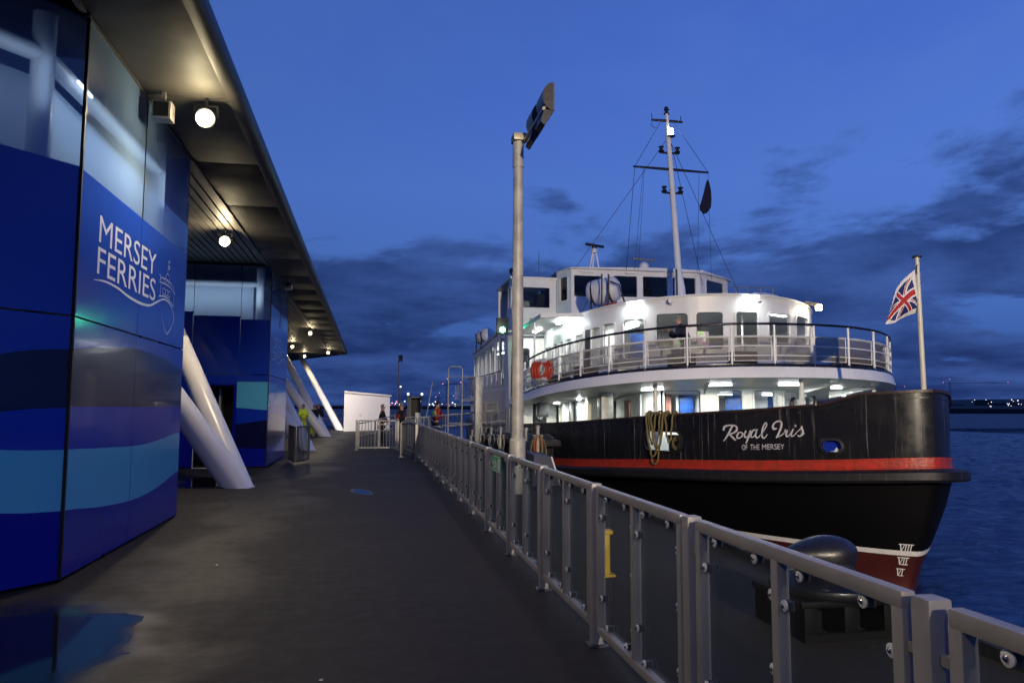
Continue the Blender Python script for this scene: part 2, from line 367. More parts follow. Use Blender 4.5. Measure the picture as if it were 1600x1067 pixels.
# path with arc length; outward normal = (dy,-dx)
class Path:
    def __init__(s, pts):
        s.p = [V((a, b)) for a, b in pts]; s.u = [0]
        for a, b in zip(s.p, s.p[1:]): s.u.append(s.u[-1]+(b-a).length)
        s.n = []
        for i in range(len(s.p)):
            d = (s.p[min(i+1, len(s.p)-1)]-s.p[max(i-1, 0)]).normalized(); s.n.append(V((d.y, -d.x)))
        s.len = s.u[-1]
    def at(s, u):
        u = max(0, min(s.len, u)); lo, hi = 0, len(s.u)-1
        while hi-lo > 1:
            m = (lo+hi)//2
            if s.u[m] <= u: lo = m
            else: hi = m
        t = (u-s.u[lo])/max(1e-9, s.u[hi]-s.u[lo])
        return s.p[lo].lerp(s.p[hi], t), s.n[lo].lerp(s.n[hi], t).normalized()
    def map(s, u, z, off=0):
        p, n = s.at(u); q = p+n*off; return V((q.x, q.y, z))
    def uof(s, x, y):
        best = (1e9, 0); q = V((x, y))
        for i in range(len(s.p)-1):
            a, b = s.p[i], s.p[i+1]; d = b-a; t = max(0, min(1, (q-a).dot(d)/max(1e-12, d.length_squared)))
            e = (a+d*t-q).length
            if e < best[0]: best = (e, s.u[i]+t*d.length)
        return best[1]
    def s_at(s, u): return s.at(u)[0].y
def steps(a, b, st):
    n = max(1, int(math.ceil((b-a)/st))); return [a+(b-a)*i/n for i in range(n+1)]
def rrect(uc, zc, w, h, r, seg=4):
    pts = []
    for cx, cy, a0 in ((uc+w/2-r, zc-h/2+r, -90), (uc+w/2-r, zc+h/2-r, 0), (uc-w/2+r, zc+h/2-r, 90), (uc-w/2+r, zc-h/2+r, 180)):
        for k in range(seg+1):
            a = rad(a0+90*k/seg); pts.append((cx+r*math.cos(a), cy+r*math.sin(a)))
    return pts
def wall(mb, mp, u0, u1, zb, zt, holes, t=.06, st=.35, m=None, mi=None, margin=.03):
    """wall on a mapped path between zb(u) and zt(u) with rounded holes (uc,zc,w,h,r)"""
    holes = sorted(holes); cells = []
    for h in holes:
        uc, zc, w, hh, r = h; cells.append((uc-w/2-margin, uc+w/2+margin, zc-hh/2-margin, zc+hh/2+margin, h))
    def solid(a, b, off, mm):
        us = steps(a, b, st)
        for x, y in zip(us, us[1:]): mb.face([mp(x, zb(x), off), mp(y, zb(y), off), mp(y, zt(y), off), mp(x, zt(x), off)], mm)
    for off, mm in ((0, m), (-t, mi or m)):
        cur = u0
        for c0, c1, z0, z1, h in cells:
            if c0 > cur: solid(cur, c0, off, mm)
            inn = rrect(*h); uc, zc = h[0], h[1]; W2, H2 = (c1-c0)/2, (z1-z0)/2
            outp = []
            for (a, b) in inn:
                da, db = a-uc, b-zc; k = max(abs(da)/W2, abs(db)/H2); outp.append([uc+da/k, zc+db/k])
            for ca, cb in ((c0, z0), (c1, z0), (c1, z1), (c0, z1)):
                j = min(range(len(outp)), key=lambda i: (outp[i][0]-ca)**2+(outp[i][1]-cb)**2); outp[j] = [ca, cb]
            n = len(inn)
            for i in range(n):
                j = (i+1) % n
                mb.face([mp(outp[i][0], outp[i][1], off), mp(outp[j][0], outp[j][1], off), mp(inn[j][0], inn[j][1], off), mp(inn[i][0], inn[i][1], off)], mm)
            for zz, fn, top in ((z1, zt, 1), (z0, zb, 0)):
                us = sorted(set(round(p[0], 5) for p in outp if abs(p[1]-zz) < 1e-6))
                for x, y in zip(us, us[1:]):
                    q_ = [mp(x, zz, off), mp(y, zz, off), mp(y, fn(y), off), mp(x, fn(x), off)]; mb.face(q_ if top else q_[::-1], mm)
            if off == 0:
                for i in range(n):
                    j = (i+1) % n
                    mb.face([mp(inn[i][0], inn[i][1], 0), mp(inn[j][0], inn[j][1], 0), mp(inn[j][0], inn[j][1], -t), mp(inn[i][0], inn[i][1], -t)], m)
            cur = c1
        if u1 > cur: solid(cur, u1, off, mm)
    return mb
def window(mp, h, parent, fm='ship_white', gm='pane_clear', fw=.05, proud=.032, t=.06, name='window', label=None):
    uc, zc, w, hh, r = h; inn = rrect(uc, zc, w, hh, r); o1 = rrect(uc, zc, w+2*fw, hh+2*fw, r+fw)
    b = MB(); n = len(inn)
    i2 = rrect(uc, zc, w-.02, hh-.02, max(.01, r-.01))
    loops = [(o1, .002), (o1, proud), (i2, proud), (i2, -t*.7)]
    i3 = rrect(uc, zc, w-.06, hh-.06, max(.01, r-.03)); loops.append((i3, -t*.62))
    for q, ((A, oa), (B, ob)) in enumerate(zip(loops, loops[1:])):
        for i in range(n):
            j = (i+1) % n
            b.face([mp(A[i][0], A[i][1], oa), mp(A[j][0], A[j][1], oa), mp(B[j][0], B[j][1], ob), mp(B[i][0], B[i][1], ob)], 'gasket' if q == 3 else fm)
    wdw = b.build(name, None, parent, smooth=35)
    if label: wdw['label'] = label
    g = MB(); cols = 6; lo = min(p[0] for p in inn); hi = max(p[0] for p in inn)
    us = [lo+(hi-lo)*k/cols for k in range(cols+1)]
    for x, y in zip(us, us[1:]):
        def zr(u):   # vertical extent of the rounded opening at u
            e = 0
            if u < uc-w/2+r: e = r-math.sqrt(max(0, r*r-(uc-w/2+r-u)**2))
            if u > uc+w/2-r: e = r-math.sqrt(max(0, r*r-(u-uc-w/2+r)**2))
            return zc-hh/2+e, zc+hh/2-e
        a0, a1 = zr(x); b0, b1 = zr(y)
        g.face([mp(x, a0, -t*.55), mp(y, b0, -t*.55), mp(y, b1, -t*.55), mp(x, a1, -t*.55)])
    g.build('pane', gm, wdw, recalc=False)
    return wdw
def stroke(b, mp, pts, w, m=None, off=.01, ends=.5):
    """ribbon along 2D points, w single or list"""
    P = [V(p) for p in pts]; sm = []
    ww = w if isinstance(w, (list, tuple)) else [w]*len(P)
    for i in range(len(P)-1):                      # Catmull-Rom
        p0, p1, p2, p3 = P[max(i-1, 0)], P[i], P[i+1], P[min(i+2, len(P)-1)]
        for k in range(5):
            t = k/5; sm.append((.5*((2*p1)+(p2-p0)*t+(2*p0-5*p1+4*p2-p3)*t*t+(3*p1-p0-3*p2+p3)*t**3), ww[i]+(ww[i+1]-ww[i])*t))
    sm.append((P[-1], ww[-1])); L = []; R = []
    for i, (p, x) in enumerate(sm):
        d = (sm[min(i+1, len(sm)-1)][0]-sm[max(i-1, 0)][0]); d = d.normalized() if d.length > 1e-9 else V((1, 0)); n = V((-d.y, d.x))*x/2
        L.append(p+n); R.append(p-n)
    for i in range(len(sm)-1): b.face([mp(*R[i], off), mp(*R[i+1], off), mp(*L[i+1], off), mp(*L[i], off)], m)
    for q, x in (sm[0], sm[-1]): b.face([mp(q.x+math.cos(a*math.pi/4)*x/2, q.y+math.sin(a*math.pi/4)*x/2, off+.0006) for a in range(8)], m)
def text_mesh(s, bold=.0):
    c = bpy.data.curves.new('txt', 'FONT'); c.body = s; c.size = 1;  c.resolution_u = 4
    o = bpy.data.objects.new('txt', c); COL.objects.link(o); dg = bpy.context.evaluated_depsgraph_get(); dg.update()
    me = bpy.data.meshes.new_from_object(o.evaluated_get(dg)); vs = [v.co.copy() for v in me.vertices]; fs = [tuple(p.vertices) for p in me.polygons]
    COL.objects.unlink(o); bpy.data.objects.remove(o); bpy.data.curves.remove(c); bpy.data.meshes.remove(me)
    x0 = min(v.x for v in vs); x1 = max(v.x for v in vs); y0 = min(v.y for v in vs); y1 = max(v.y for v in vs)
    return [((v.x-x0)/(x1-x0), (v.y-y0)/(y1-y0)) for v in vs], fs
def lerp(a, b, t): return a+(b-a)*t
def interp(x, xs, ys):
    if x <= xs[0]: return ys[0]
    for i in range(len(xs)-1):
        if x <= xs[i+1]: return lerp(ys[i], ys[i+1], (x-xs[i])/(xs[i+1]-xs[i]))
    return ys[-1]

# ================================================================== SETTING
b = MB()
NX, NY = 250, 300; x0, x1, y0, y1 = 4.4, 95, 2, 125
wv = []; rw_ = random.Random(5)
for i in range(26):
    lam = .7*1.17**i if i < 14 else .9*1.2**(i-13); an = rad(-60)+rw_.gauss(0, .75); wv.append((2*math.pi/lam*math.cos(an), 2*math.pi/lam*math.sin(an), rw_.uniform(0, 6.3), .0135*lam**.62))
import numpy as np
tx = np.linspace(0, 1, NX)**1.5; ty = np.linspace(0, 1, NY)**1.5; GX, GY = np.meshgrid(x0+(x1-x0)*tx, y0+(y1-y0)*ty)
H = np.zeros_like(GX)
for kx, ky, ph, am in wv: p_ = kx*GX+ky*GY+ph+.6*np.sin(.31*GX+.17*GY+ph); H += am*(1-2*np.abs(np.sin(p_/2)))
fade = np.clip(np.minimum(np.minimum(GX-x0, x1-GX), np.minimum(GY-y0, y1-GY))/4, 0, 1); H = H*fade*.8
vv = np.stack([GX, GY, -2.08+H], -1).reshape(-1, 3); ii = np.arange((NY-1)*NX).reshape(NY-1, NX)[:, :-1].ravel()
ff = np.stack([ii, ii+1, ii+NX+1, ii+NX], 1)
me_ = bpy.data.meshes.new('river_surface'); me_.from_pydata(vv.tolist(), [], ff.tolist()); me_.materials.append(MT['water']); me_.polygons.foreach_set('use_smooth', [True]*len(me_.polygons))
o_ = bpy.data.objects.new('river_surface', me_); COL.objects.link(o_); tag(o_, kind='structure')
xs = [-3000, -600, -120, -20, 3.9, 4.5, 50, 94.9, 95.1, 250, 700, 3000]; ys = [-400, -60, -10, 1.4, 2.1, 60, 124.9, 126.1, 200, 400, 900, 6000]
b.grid([[(x, y, -2.1 if not (4 < x < 96 and 1.5 < y < 126) else -2.9) for x in xs] for y in ys])
tag(b.build('river', 'water_far', recalc=False), kind='structure')
b = MB(); b.box((-30, -14, -1.1), (4.0, 66, 0)); tag(b.build('quay_deck', 'asphalt'), kind='structure')
b = MB()
for k in range(20):
    y = -13+k*4; b.box((4.0, y, -.75), (4.10, y+3.98, .09), ch=.012)
    b.box((4.10, y+.6, -.9), (4.24, y+.95, -.05), ch=.02)
tag(b.build('quay_edge_beam', 'rubber', smooth=30), kind='structure')

# ------------------------------------------------------------------ terminal building
TB = thing('terminal_building', (-2.77, 7.75, 0), 'blue glass panelled ferry terminal with wave pattern, lettering and long oversailing canopy', 'building')
def banded(mp, u0, u1, z0, z1, bands, nm='wall_panel', st=.12, th=.03, label=None):
    """bands = [m0, fn1, m1, fn2, m2 ...] from the bottom up; printed glass sheet with its own edges"""
    b = MB(); us = steps(u0, u1, st)
    for x, y in zip(us, us[1:]):
        fx = [z0]+[min(z1, max(z0, f(x))) for f in bands[1::2]]+[z1]; fy = [z0]+[min(z1, max(z0, f(y))) for f in bands[1::2]]+[z1]
        for k, mm in enumerate(bands[0::2]):
            if fx[k+1]-fx[k] < 1e-5 and fy[k+1]-fy[k] < 1e-5: continue
            b.face([mp(x, fx[k], 0), mp(y, fy[k], 0), mp(y, fy[k+1], 0), mp(x, fx[k+1], 0)], mm)
    e = 'joint_black'
    b.face([mp(u0, z0, -th), mp(u0, z1, -th), mp(u1, z1, -th), mp(u1, z0, -th)], e)
    for a, c in (((u0, z0), (u1, z0)), ((u1, z0), (u1, z1)), ((u1, z1), (u0, z1)), ((u0, z1), (u0, z0))):
        b.face([mp(*a, 0), mp(*c, 0), mp(*c, -th), mp(*a, -th)], e)
    o = b.build(nm, None, TB, recalc=False)
    if label: o['label'] = label
    return o
def cv(xs, ys):   # smooth curve through points
    def f(u):
        if u <= xs[0]: return ys[0]
        if u >= xs[-1]: return ys[-1]
        for i in range(len(xs)-1):
            if u <= xs[i+1]:
                t = (u-xs[i])/(xs[i+1]-xs[i]); p0, p1, p2, p3 = ys[max(i-1, 0)], ys[i], ys[i+1], ys[min(i+2, len(xs)-1)]
                return .5*(2*p1+(p2-p0)*t+(2*p0-5*p1+4*p2-p3)*t*t+(3*p1-p0-3*p2+p3)*t**3)
    return f
k = lambda v: (lambda u: v)
mpB = lambda u, z, o=0: V((-2.77+o, 7.75+u, z))
# side A runs off at an angle from the corner (u grows away from the corner to the left)
ax, ay = -.64, -.768
mpA = lambda u, z, o=0: V((-2.77+ax*u-ay*o*1.0, 7.75+ay*u+ax*o, z))
mpC = lambda u, z, o=0: V((-2.67-u, 21.12-o, z))      # u grows to the left
mpD = lambda u, z, o=0: V((-2.67+o, 21.12+u, z))
navt = cv([0, .65, 1.9, 3.45, 4.3], [2.15, 2.22, 2.30, 2.26, 2.14]); navb = k(1.61)
tet = cv([0, .8, 2.5, 4.3], [1.21, 1.18, 1.14, 1.23]); teb = cv([0, 1.0, 2.1, 3.1, 4.3], [.65, .56, .50, .53, .66])
for u0, u1 in ((.012, 1.985), (1.997, 4.30)):
    banded(mpB, u0, u1, .03, 2.455, ['blue_deep', teb, 'blue_teal', tet, 'blue_mid', navb, 'blue_navy', navt, 'blue_upper'])
up = []
for u0, u1 in ((.012, 1.985), (1.997, 4.30)):
    up.append(banded(mpB, u0, u1, 2.475, 3.90, ['blue_upper'], label='blue panel with white ferry lettering' if u0 < 1 else None))
def glazing(mp, u0, u1, z0, z1, m='pane_blue'):
    b = MB(); b.face([mp(u0, z0, 0), mp(u1, z0, 0), mp(u1, z1, 0), mp(u0, z1, 0)]); b.build('glass_pane', m, TB, recalc=False)
for u0, u1 in ((.012, 1.985), (1.997, 4.30)): glazing(mpB, u0, u1, 3.90, 5.40)
for u0, u1 in ((.012, 1.9), (1.912, 3.8), (3.812, 5.7)):
    banded(mpA, u0, u1, .03, 2.455, ['blue_deep', cv([0, .6, 3, 6], [.65, .70, .85, .7]), 'blue_teal', cv([0, .6, 3, 6], [1.21, 1.24, 1.35, 1.2]), 'blue_mid', cv([0, .6, 3], [1.60, 1.56, 1.4]), 'blue_navy', cv([0, .6, 3], [2.15, 2.07, 1.8]), 'blue_upper'])
    banded(mpA, u0, u1, 2.475, 3.91, ['blue_upper']); glazing(mpA, u0, u1, 3.91, 5.40)
# face C with doorway
for (u0, u1, z0, z1, bands) in ((.012, .80, .03, 2.45, ['blue_deep', cv([0, .8], [.50, .52]), 'blue_navy', cv([0, .8], [1.25, 1.15]), 'blue_mid', cv([0, .8], [1.52, 1.58]), 'blue_teal', k(2.27), 'blue_upper']),
                                (1.90, 2.75, .03, 2.45, ['blue_deep', k(.95), 'blue_navy', k(1.5), 'blue_mid']), (2.762, 4.1, .03, 2.45, ['blue_deep', k(.95), 'blue_navy', k(1.5), 'blue_mid']),
                                (4.112, 5.4, .03, 2.45, ['blue_deep', k(.95), 'blue_navy', k(1.5), 'blue_mid']), (.81, 1.89, 2.22, 2.45, ['blue_mid']),
                                (.012, .76, 2.47, 3.94, ['blue_upper']), (.772, 1.96, 2.47, 4.02, ['blue_upper']), (1.972, 3.6, 2.47, 4.12, ['blue_upper']), (3.612, 5.4, 2.47, 4.16, ['blue_upper'])):
    banded(lambda u, z, o=0: mpC(u, z, o), u0, u1, z0, z1, bands)
for u0, u1, z0 in ((.012, .76, 3.94), (.772, 1.96, 4.02), (1.972, 3.6, 4.12), (3.612, 5.4, 4.16)): glazing(mpC, u0, u1, z0, 5.40)
nD = cv([0, 1.2, 2.8, 4.4], [1.25, 1.42, 1.40, 1.2])
for u0, u1 in ((.012, 2.2), (2.212, 4.4)):
    banded(mpD, u0, u1, .03, 2.45, ['blue_deep', k(.55), 'blue_navy', nD, 'blue_mid', cv([0, 2, 4.4], [1.62, 1.75, 1.5]), 'blue_teal', cv([0, 4.4], [2.27, 2.2]), 'blue_upper'])
    banded(mpD, u0, u1, 2.47, 3.95, ['blue_upper']); glazing(mpD, u0, u1, 3.95, 5.40)
for (x, y, z0, z1, w_) in ((-2.768, 7.745, .03, 5.40, .014), (-2.765, 9.741, 3.9, 5.4, .006), (-3.43, 21.118, 3.98, 5.4, .007), (-4.63, 21.118, 4.05, 5.4, .007), (-2.665, 21.115, .03, 5.4, .010), (-2.665, 23.326, 3.95, 5.4, .007)):
    b = MB(); b.box((x-w_, y-w_, z0), (x+w_, y+w_, z1)); b.build('joint_strip', 'joint_black', TB)
# door
b = MB(); b.box((-4.57, 21.10, 0), (-4.52, 21.22, 2.22)); b.box((-3.54, 21.10, 0), (-3.48, 21.22, 2.22)); b.box((-4.52, 21.10, 2.17), (-3.54, 21.22, 2.22)); fr = b.build('door_frame', 'blue_deep', TB)
b = MB(); b.box((-4.50, 21.0, .02), (-4.49, 21.08, 2.0)); b.box((-4.50, 21.0, 0), (-3.55, 21.1, .02)); b.build('door_trim', 'plastic_white', fr)
b = MB(); b.box((-3.98, 21.5, .02), (-3.93, 22.3, 2.1)); b.build('door_leaf', 'interior_grey', TB)
# opaque cores behind the glass skin, dark inside
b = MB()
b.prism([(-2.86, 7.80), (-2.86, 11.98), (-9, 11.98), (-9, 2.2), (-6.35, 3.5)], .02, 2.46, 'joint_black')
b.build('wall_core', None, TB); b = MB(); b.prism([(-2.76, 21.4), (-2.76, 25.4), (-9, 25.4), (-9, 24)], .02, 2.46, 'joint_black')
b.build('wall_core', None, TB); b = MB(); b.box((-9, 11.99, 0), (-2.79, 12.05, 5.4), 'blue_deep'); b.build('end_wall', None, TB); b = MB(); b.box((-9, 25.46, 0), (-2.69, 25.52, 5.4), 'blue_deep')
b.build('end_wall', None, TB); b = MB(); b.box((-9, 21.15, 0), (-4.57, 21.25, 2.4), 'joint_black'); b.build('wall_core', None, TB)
b = MB()   # white blinds seen through the upper glass
b.prism([(-3.30, 8.2), (-3.30, 11.7), (-3.36, 11.7), (-3.36, 8.25), (-6.9, 4.0), (-6.85, 3.95)], 2.47, 4.92)
b.box((-8.8, 21.65, 2.47), (-3.2, 21.70, 4.9)); b.box((-3.25, 21.70, 2.47), (-3.20, 25.2, 4.9))
b.build('blind', 'blind_white', TB)
b = MB(); b.prism([(-2.80, 7.8), (-2.80, 11.95), (-9, 11.95), (-9, 2.2), (-6.4, 3.55)], 5.40, 5.43); b.build('ceiling', 'ceiling_dark', TB); b = MB(); b.box((-9, 21.15, 5.40), (-2.7, 25.45, 5.43)); b.build('ceiling', 'ceiling_dark', TB)
def tube_part(nm, p, r, m='tube_white', par=None):
    b = MB(); b.tube(p, r, n=20); return b.build(nm, m, par or TB, smooth=40)
for x, y in ((-3.15, 7.72), (-3.05, 11.35), (-4.6, 5.7), (-3.0, 21.45), (-5.6, 21.45)): tube_part('inner_column', [(x, y, 2.47), (x, y, 5.38)], .105)
tube_part('inner_beam', [(-3.15, 7.72, 4.98), (-3.05, 11.35, 4.98)], .09); tube_part('inner_beam', [(-3.15, 7.72, 4.98), (-6.4, 3.85, 4.98)], .09)
tube_part('inner_beam', [(-3.0, 21.5, 4.95), (-3.0, 25.2, 4.95)], .09); tube_part('inner_beam', [(-3.0, 21.45, 4.95), (-8.5, 21.45, 4.95)], .09)
b = MB(); b.box((-3.0, 8.15, 4.90), (-2.98, 8.55, 4.93)); sl = b.build('strip_light', 'strip_int', TB)
light('blind_fill', 'AREA', (-2.90, 9.9, 4.7), 9, (.72, .86, 1), sl, .5, (0, rad(90), 0), sy=3.6)  # unseen area lights added to brighten the blinds, no fittings of their own
light('blind_fill', 'AREA', (-4.1, 6.25, 4.7), 6, (.72, .86, 1), sl, 3.6, V((-.77, .64, 0)).to_track_quat('-Z', 'Y').to_euler(), sy=.5)
light('blind_fill', 'AREA', (-4.6, 21.16, 4.6), 12, (.75, .88, 1), sl, 3.6, (rad(90), 0, 0), sy=.5)
# canopy: smooth outer panels, lip, roof, slatted soffit
for i in range(24):
    y0 = -6+i*2.6; y1 = min(y0+2.585, 56)
    if y0 >= 56: break
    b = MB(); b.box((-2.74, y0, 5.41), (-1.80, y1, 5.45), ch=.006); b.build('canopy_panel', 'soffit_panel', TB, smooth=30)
    b = MB(); pr = [(-1.80, 5.405), (-1.72, 5.405), (-1.66, 5.43), (-1.63, 5.50), (-1.64, 5.62), (-1.70, 5.72)]
    b.grid([[(x, y, zz) for x, zz in pr] for y in (y0, y1)]); b.build('canopy_edge', 'soffit_edge', TB, smooth=60)
b = MB(); b.prism([(-9, -6), (-1.70, -6), (-1.70, 56), (-9, 70)], 5.66, 5.75)
b.bar((-1.7, 56, 5.55), (-9, 70, 5.55), .06, .3); b.build('roof', 'roof_grey', TB)
b = MB(); b.box((-2.80, -6, 5.38), (-2.745, 7.6, 5.46)); b.box((-2.79, 7.7, 5.395), (-2.745, 12.06, 5.46)); b.box((-2.80, 12.06, 5.38), (-2.745, 21.1, 5.50)); b.box((-2.74, 21.1, 5.395), (-2.7, 25.5, 5.46)); b.box((-2.80, 25.5, 5.38), (-2.745, 57.5, 5.50)); b.build('soffit_trim', 'soffit_edge', TB)
b = MB(); b.box((-.055, 0, 0), (.055, 1, .03)); s0 = None
def slats(y0, y1s, x_in, n):
    global s0
    for i in range(n):
        x = -2.90-i*.165
        y1 = y1s(x)
        if s0 is None:
            b = MB(); b.box((x-.065, y0, 5.46), (x+.065, y1, 5.49)); s0 = b.build('slat', 'slat_metal', TB); s0['_l'] = 1; del s0['_l']
            slats.len0 = y1-y0; slats.me = s0.data; slats.x = x; slats.y = y0
        else:
            c = s0.copy(); COL.objects.link(c); c.parent = TB; c.location = (x-slats.x, 0, 0); sc = (y1-y0)/slats.len0
            c.scale = (1, sc, 1); c.location.y = (y0-7.75)-(slats.y-7.75)*sc
slats(12.08, lambda x: 21.1, -9, 36); slats(25.55, lambda x: 56+(-1.7-x)*14/7.3-.1, -9, 36)
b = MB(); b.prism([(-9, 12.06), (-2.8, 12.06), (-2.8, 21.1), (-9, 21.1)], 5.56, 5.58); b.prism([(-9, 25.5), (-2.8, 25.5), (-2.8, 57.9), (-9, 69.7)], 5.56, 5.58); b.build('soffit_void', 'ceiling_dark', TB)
# V columns
for fx, fy in ((-2.54, 16.2), (-2.2, 29.3), (-2.28, 42.3), (-1.95, 53.4)):
    tubes = [((-3.18, 4.25)), ((-4.3, 1.9))]
    if fy > 50: tubes = tubes[:1]
    for q, (dx, dy) in enumerate(tubes):
        p0 = V((fx, fy, 0)); p1 = V((fx+dx, fy+dy, 5.44)); o = .10 if q else 0
        r0, r1 = (.27, .21) if q else (.25, .175)
        b = MB(); pts = [p0.lerp(p1, t)+V((-o*.3, -o, 0)) for t in (-.03, .25, .5, .75, 1)]
        b.tube(pts, [lerp(r0, r1, t) for t in (0, .25, .5, .75, 1)], n=28); b.build('column', 'tube_white', TB, smooth=40)
    b = MB(); b.lathe([(.33, 0), (.33, .015), (.30, .02)], (fx-.05, fy, .0), n=24, sx=1.15); b.build('column_base', 'galv_dark', TB, smooth=40)
# lettering and ship emblem on the printed panel
wp = up[0]
def put_text(s, s0, s1, z0, z1, bold=.012):
    vs, fs = text_mesh(s, bold); b = MB(); b.mesh([mpB(lerp(s0, s1, x)-7.75, lerp(z0, z1, y), .0025) for x, y in vs], fs); b.build('lettering', 'print_white', wp, merge=False, recalc=False)
put_text('MERSEY', 8.31, 10.42, 3.30, 3.585, .004); put_text('FERRIES', 8.30, 10.44, 2.97, 3.255, .004)
b = MB(); mb2 = lambda u, z, o=0: mpB(u-7.75, z, o)
def ss(pts, w=.018): stroke(b, mb2, pts, w, off=.003)
ss([(8.22, 2.89), (8.55, 2.925), (8.95, 2.92), (9.35, 2.88), (9.8, 2.865), (10.2, 2.89), (10.5, 2.97), (10.8, 3.05), (11.05, 3.06), (11.3, 2.99), (11.42, 2.86), (11.3, 2.72), (11.08, 2.60)], [.006, .02, .026, .03, .034, .03, .026, .024, .022, .022, .02, .018, .016])
ss([(11.08, 2.60), (10.9, 2.70), (10.78, 2.85)], [.016, .014, .006])
ss([(10.62, 3.07), (10.85, 3.10), (11.1, 3.09), (11.38, 3.02)], .016)
for q in ([(10.66, 3.08), (10.69, 3.24)], [(10.62, 3.26), (10.9, 3.27), (11.2, 3.26), (11.40, 3.21)], [(11.36, 3.04), (11.38, 3.21)], [(10.68, 3.33), (10.95, 3.35), (11.25, 3.32)], [(10.68, 3.27), (10.68, 3.33)], [(11.25, 3.26), (11.25, 3.32)], [(10.9, 3.37), (10.98, 3.43), (11.08, 3.42), (11.12, 3.36)], [(11.0, 3.43), (11.02, 3.60)], [(10.6, 3.36), (10.66, 3.34), (10.62, 3.28)], [(11.3, 3.31), (11.37, 3.27), (11.4, 3.22)]): ss(q, .012)
for x in (10.84, 10.98, 11.12):
    ss([(x-.05, 3.29), (x+.05, 3.29), (x+.05, 3.325), (x-.05, 3.325), (x-.05, 3.29)], .007); ss([(x-.05, 3.13), (x+.05, 3.13), (x+.05, 3.20), (x-.05, 3.20), (x-.05, 3.13)], .009)
ss([(11.0, 3.52), (11.06, 3.55), (11.1, 3.53), (11.04, 3.50)], .02); ss([(11.0, 3.60), (11.08, 3.62), (11.06, 3.58)], .016)
b.build('ship_emblem', 'print_white', wp, recalc=False)
vs, fs = text_mesh('MERSEY', .02); b = MB(); b.mesh([mpD(lerp(.75, 2.9, x), lerp(3.32, 3.58, y), .003) for x, y in vs], fs)
vs, fs = text_mesh('FERRIES', .02); b.mesh([mpD(lerp(.75, 2.95, x), lerp(3.0, 3.27, y), .003) for x, y in vs], fs)
stroke(b, mpD, [(.7, 2.92), (1.3, 2.94), (2.1, 2.88), (2.8, 2.98), (3.3, 3.07), (3.75, 2.9), (3.4, 2.62), (3.1, 2.85)], .02, off=.003)
for q in ([(3.0, 3.1), (3.7, 3.04)], [(3.05, 3.1), (3.05, 3.3), (3.65, 3.25), (3.65, 3.06)], [(3.35, 3.3), (3.35, 3.6)]): stroke(b, mpD, q, .016, off=.003)
b.build('lettering', 'print_white', TB, merge=False, recalc=False)

# ------------------------------------------------------------------ floodlights under the canopy
WARM = (1, .80, .50)
def floodlight(x, y, zz, power, label, r=.10, aim=0):
    t = thing('floodlight', (x, y, zz), label, 'floodlight', 'floodlights under the canopy')
    b = MB(); b.tube([(x, y, zz), (x, y, zz-.10)], .02, n=8); b.bar((x-.13, y, zz-.10), (x+.13, y, zz-.10), .03, .015); b.bar((x-.13, y, zz-.10), (x-.13, y, zz-.24), .03, .015); b.bar((x+.13, y, zz-.10), (x+.13, y, zz-.24), .03, .015); b.build('bracket', 'black_metal', t)
    b = MB(); b.lathe([(.05, 0), (.10, .02), (.12, .10), (.12, .13)], (0, 0, 0), n=16); mtx = Matrix.Translation((x, y+.06, zz-.22)) @ Matrix.Rotation(rad(115), 4, 'X')
    b.v = [tuple(mtx @ V(p)) for p in b.v]; b.build('housing', 'black_metal', t, smooth=40)
    b = MB(); b.lathe([(.005, .03), (r, .02), (r, -.01), (.01, -.03)], (0, 0, 0), n=16); mtx2 = mtx @ Matrix.Translation((0, 0, .14)); b.v = [tuple(mtx2 @ V(p)) for p in b.v]
    l = b.build('lens', 'light_warm', t, smooth=40)
    lo = light('lamp_glow', 'SPOT', (x+.04, y-.22, zz-.34), power*1.5, WARM, t, .06, V((.25, -.12, -1)).to_track_quat('-Z', 'Y').to_euler(), spot=rad(165)); light('lamp_spill', 'POINT', (x+.02, y-.24, zz-.32), power*.15, WARM, t, .06)
    return t
floodlight(-2.05, 9.6, 5.41, 150, 'bright lit floodlight under the canopy edge above the lettered blue wall')
floodlight(-3.14, 17.0, 5.44, 210, 'lit floodlight on the slatted soffit between the two blue blocks')
floodlight(-2.9, 33.0+4.9, 5.44, 120, 'lit floodlight on the slatted soffit past the second blue block', .06)
floodlight(-2.75, 51.4, 5.44, 140, 'small lit floodlight near the far tip of the canopy', .06)
floodlight(-4.6, 46.8, 5.44, 160, 'lit floodlight at the top of the third pair of white columns', .06)
floodlight(-4.6, 55.5, 5.44, 120, 'lit floodlight at the top of the last white column', .06)
floodlight(-2.05, 2.9, 5.41, 120, 'lit floodlight under the canopy beside the viewer'); floodlight(-2.05, -3.8, 5.41, 120, 'lit floodlight under the canopy behind the viewer')
def fitting(x, y, zz, label):
    t = thing('speaker_box', (x, y, zz), label, 'speaker', 'fittings hung under the canopy trim')
    b = MB(); b.box((x-.02, y-.03, zz-.16), (x+.02, y+.03, zz)); b.build('bracket', 'galv', t)
    b = MB(); b.box((x-.11, y-.10, zz-.36), (x+.11, y+.10, zz-.14), ch=.012); bx = b.build('cabinet', 'galv', t, smooth=30)
    b = MB(); b.box((x-.085, y-.112, zz-.335), (x+.085, y-.10, zz-.165)); b.build('grille', 'black_metal', bx)
fitting(-2.52, 9.5, 5.41, 'white speaker box under the canopy beside the brightest floodlight'); fitting(-2.42, 23.0, 5.41, 'small white speaker box under the canopy beside the second blue block')

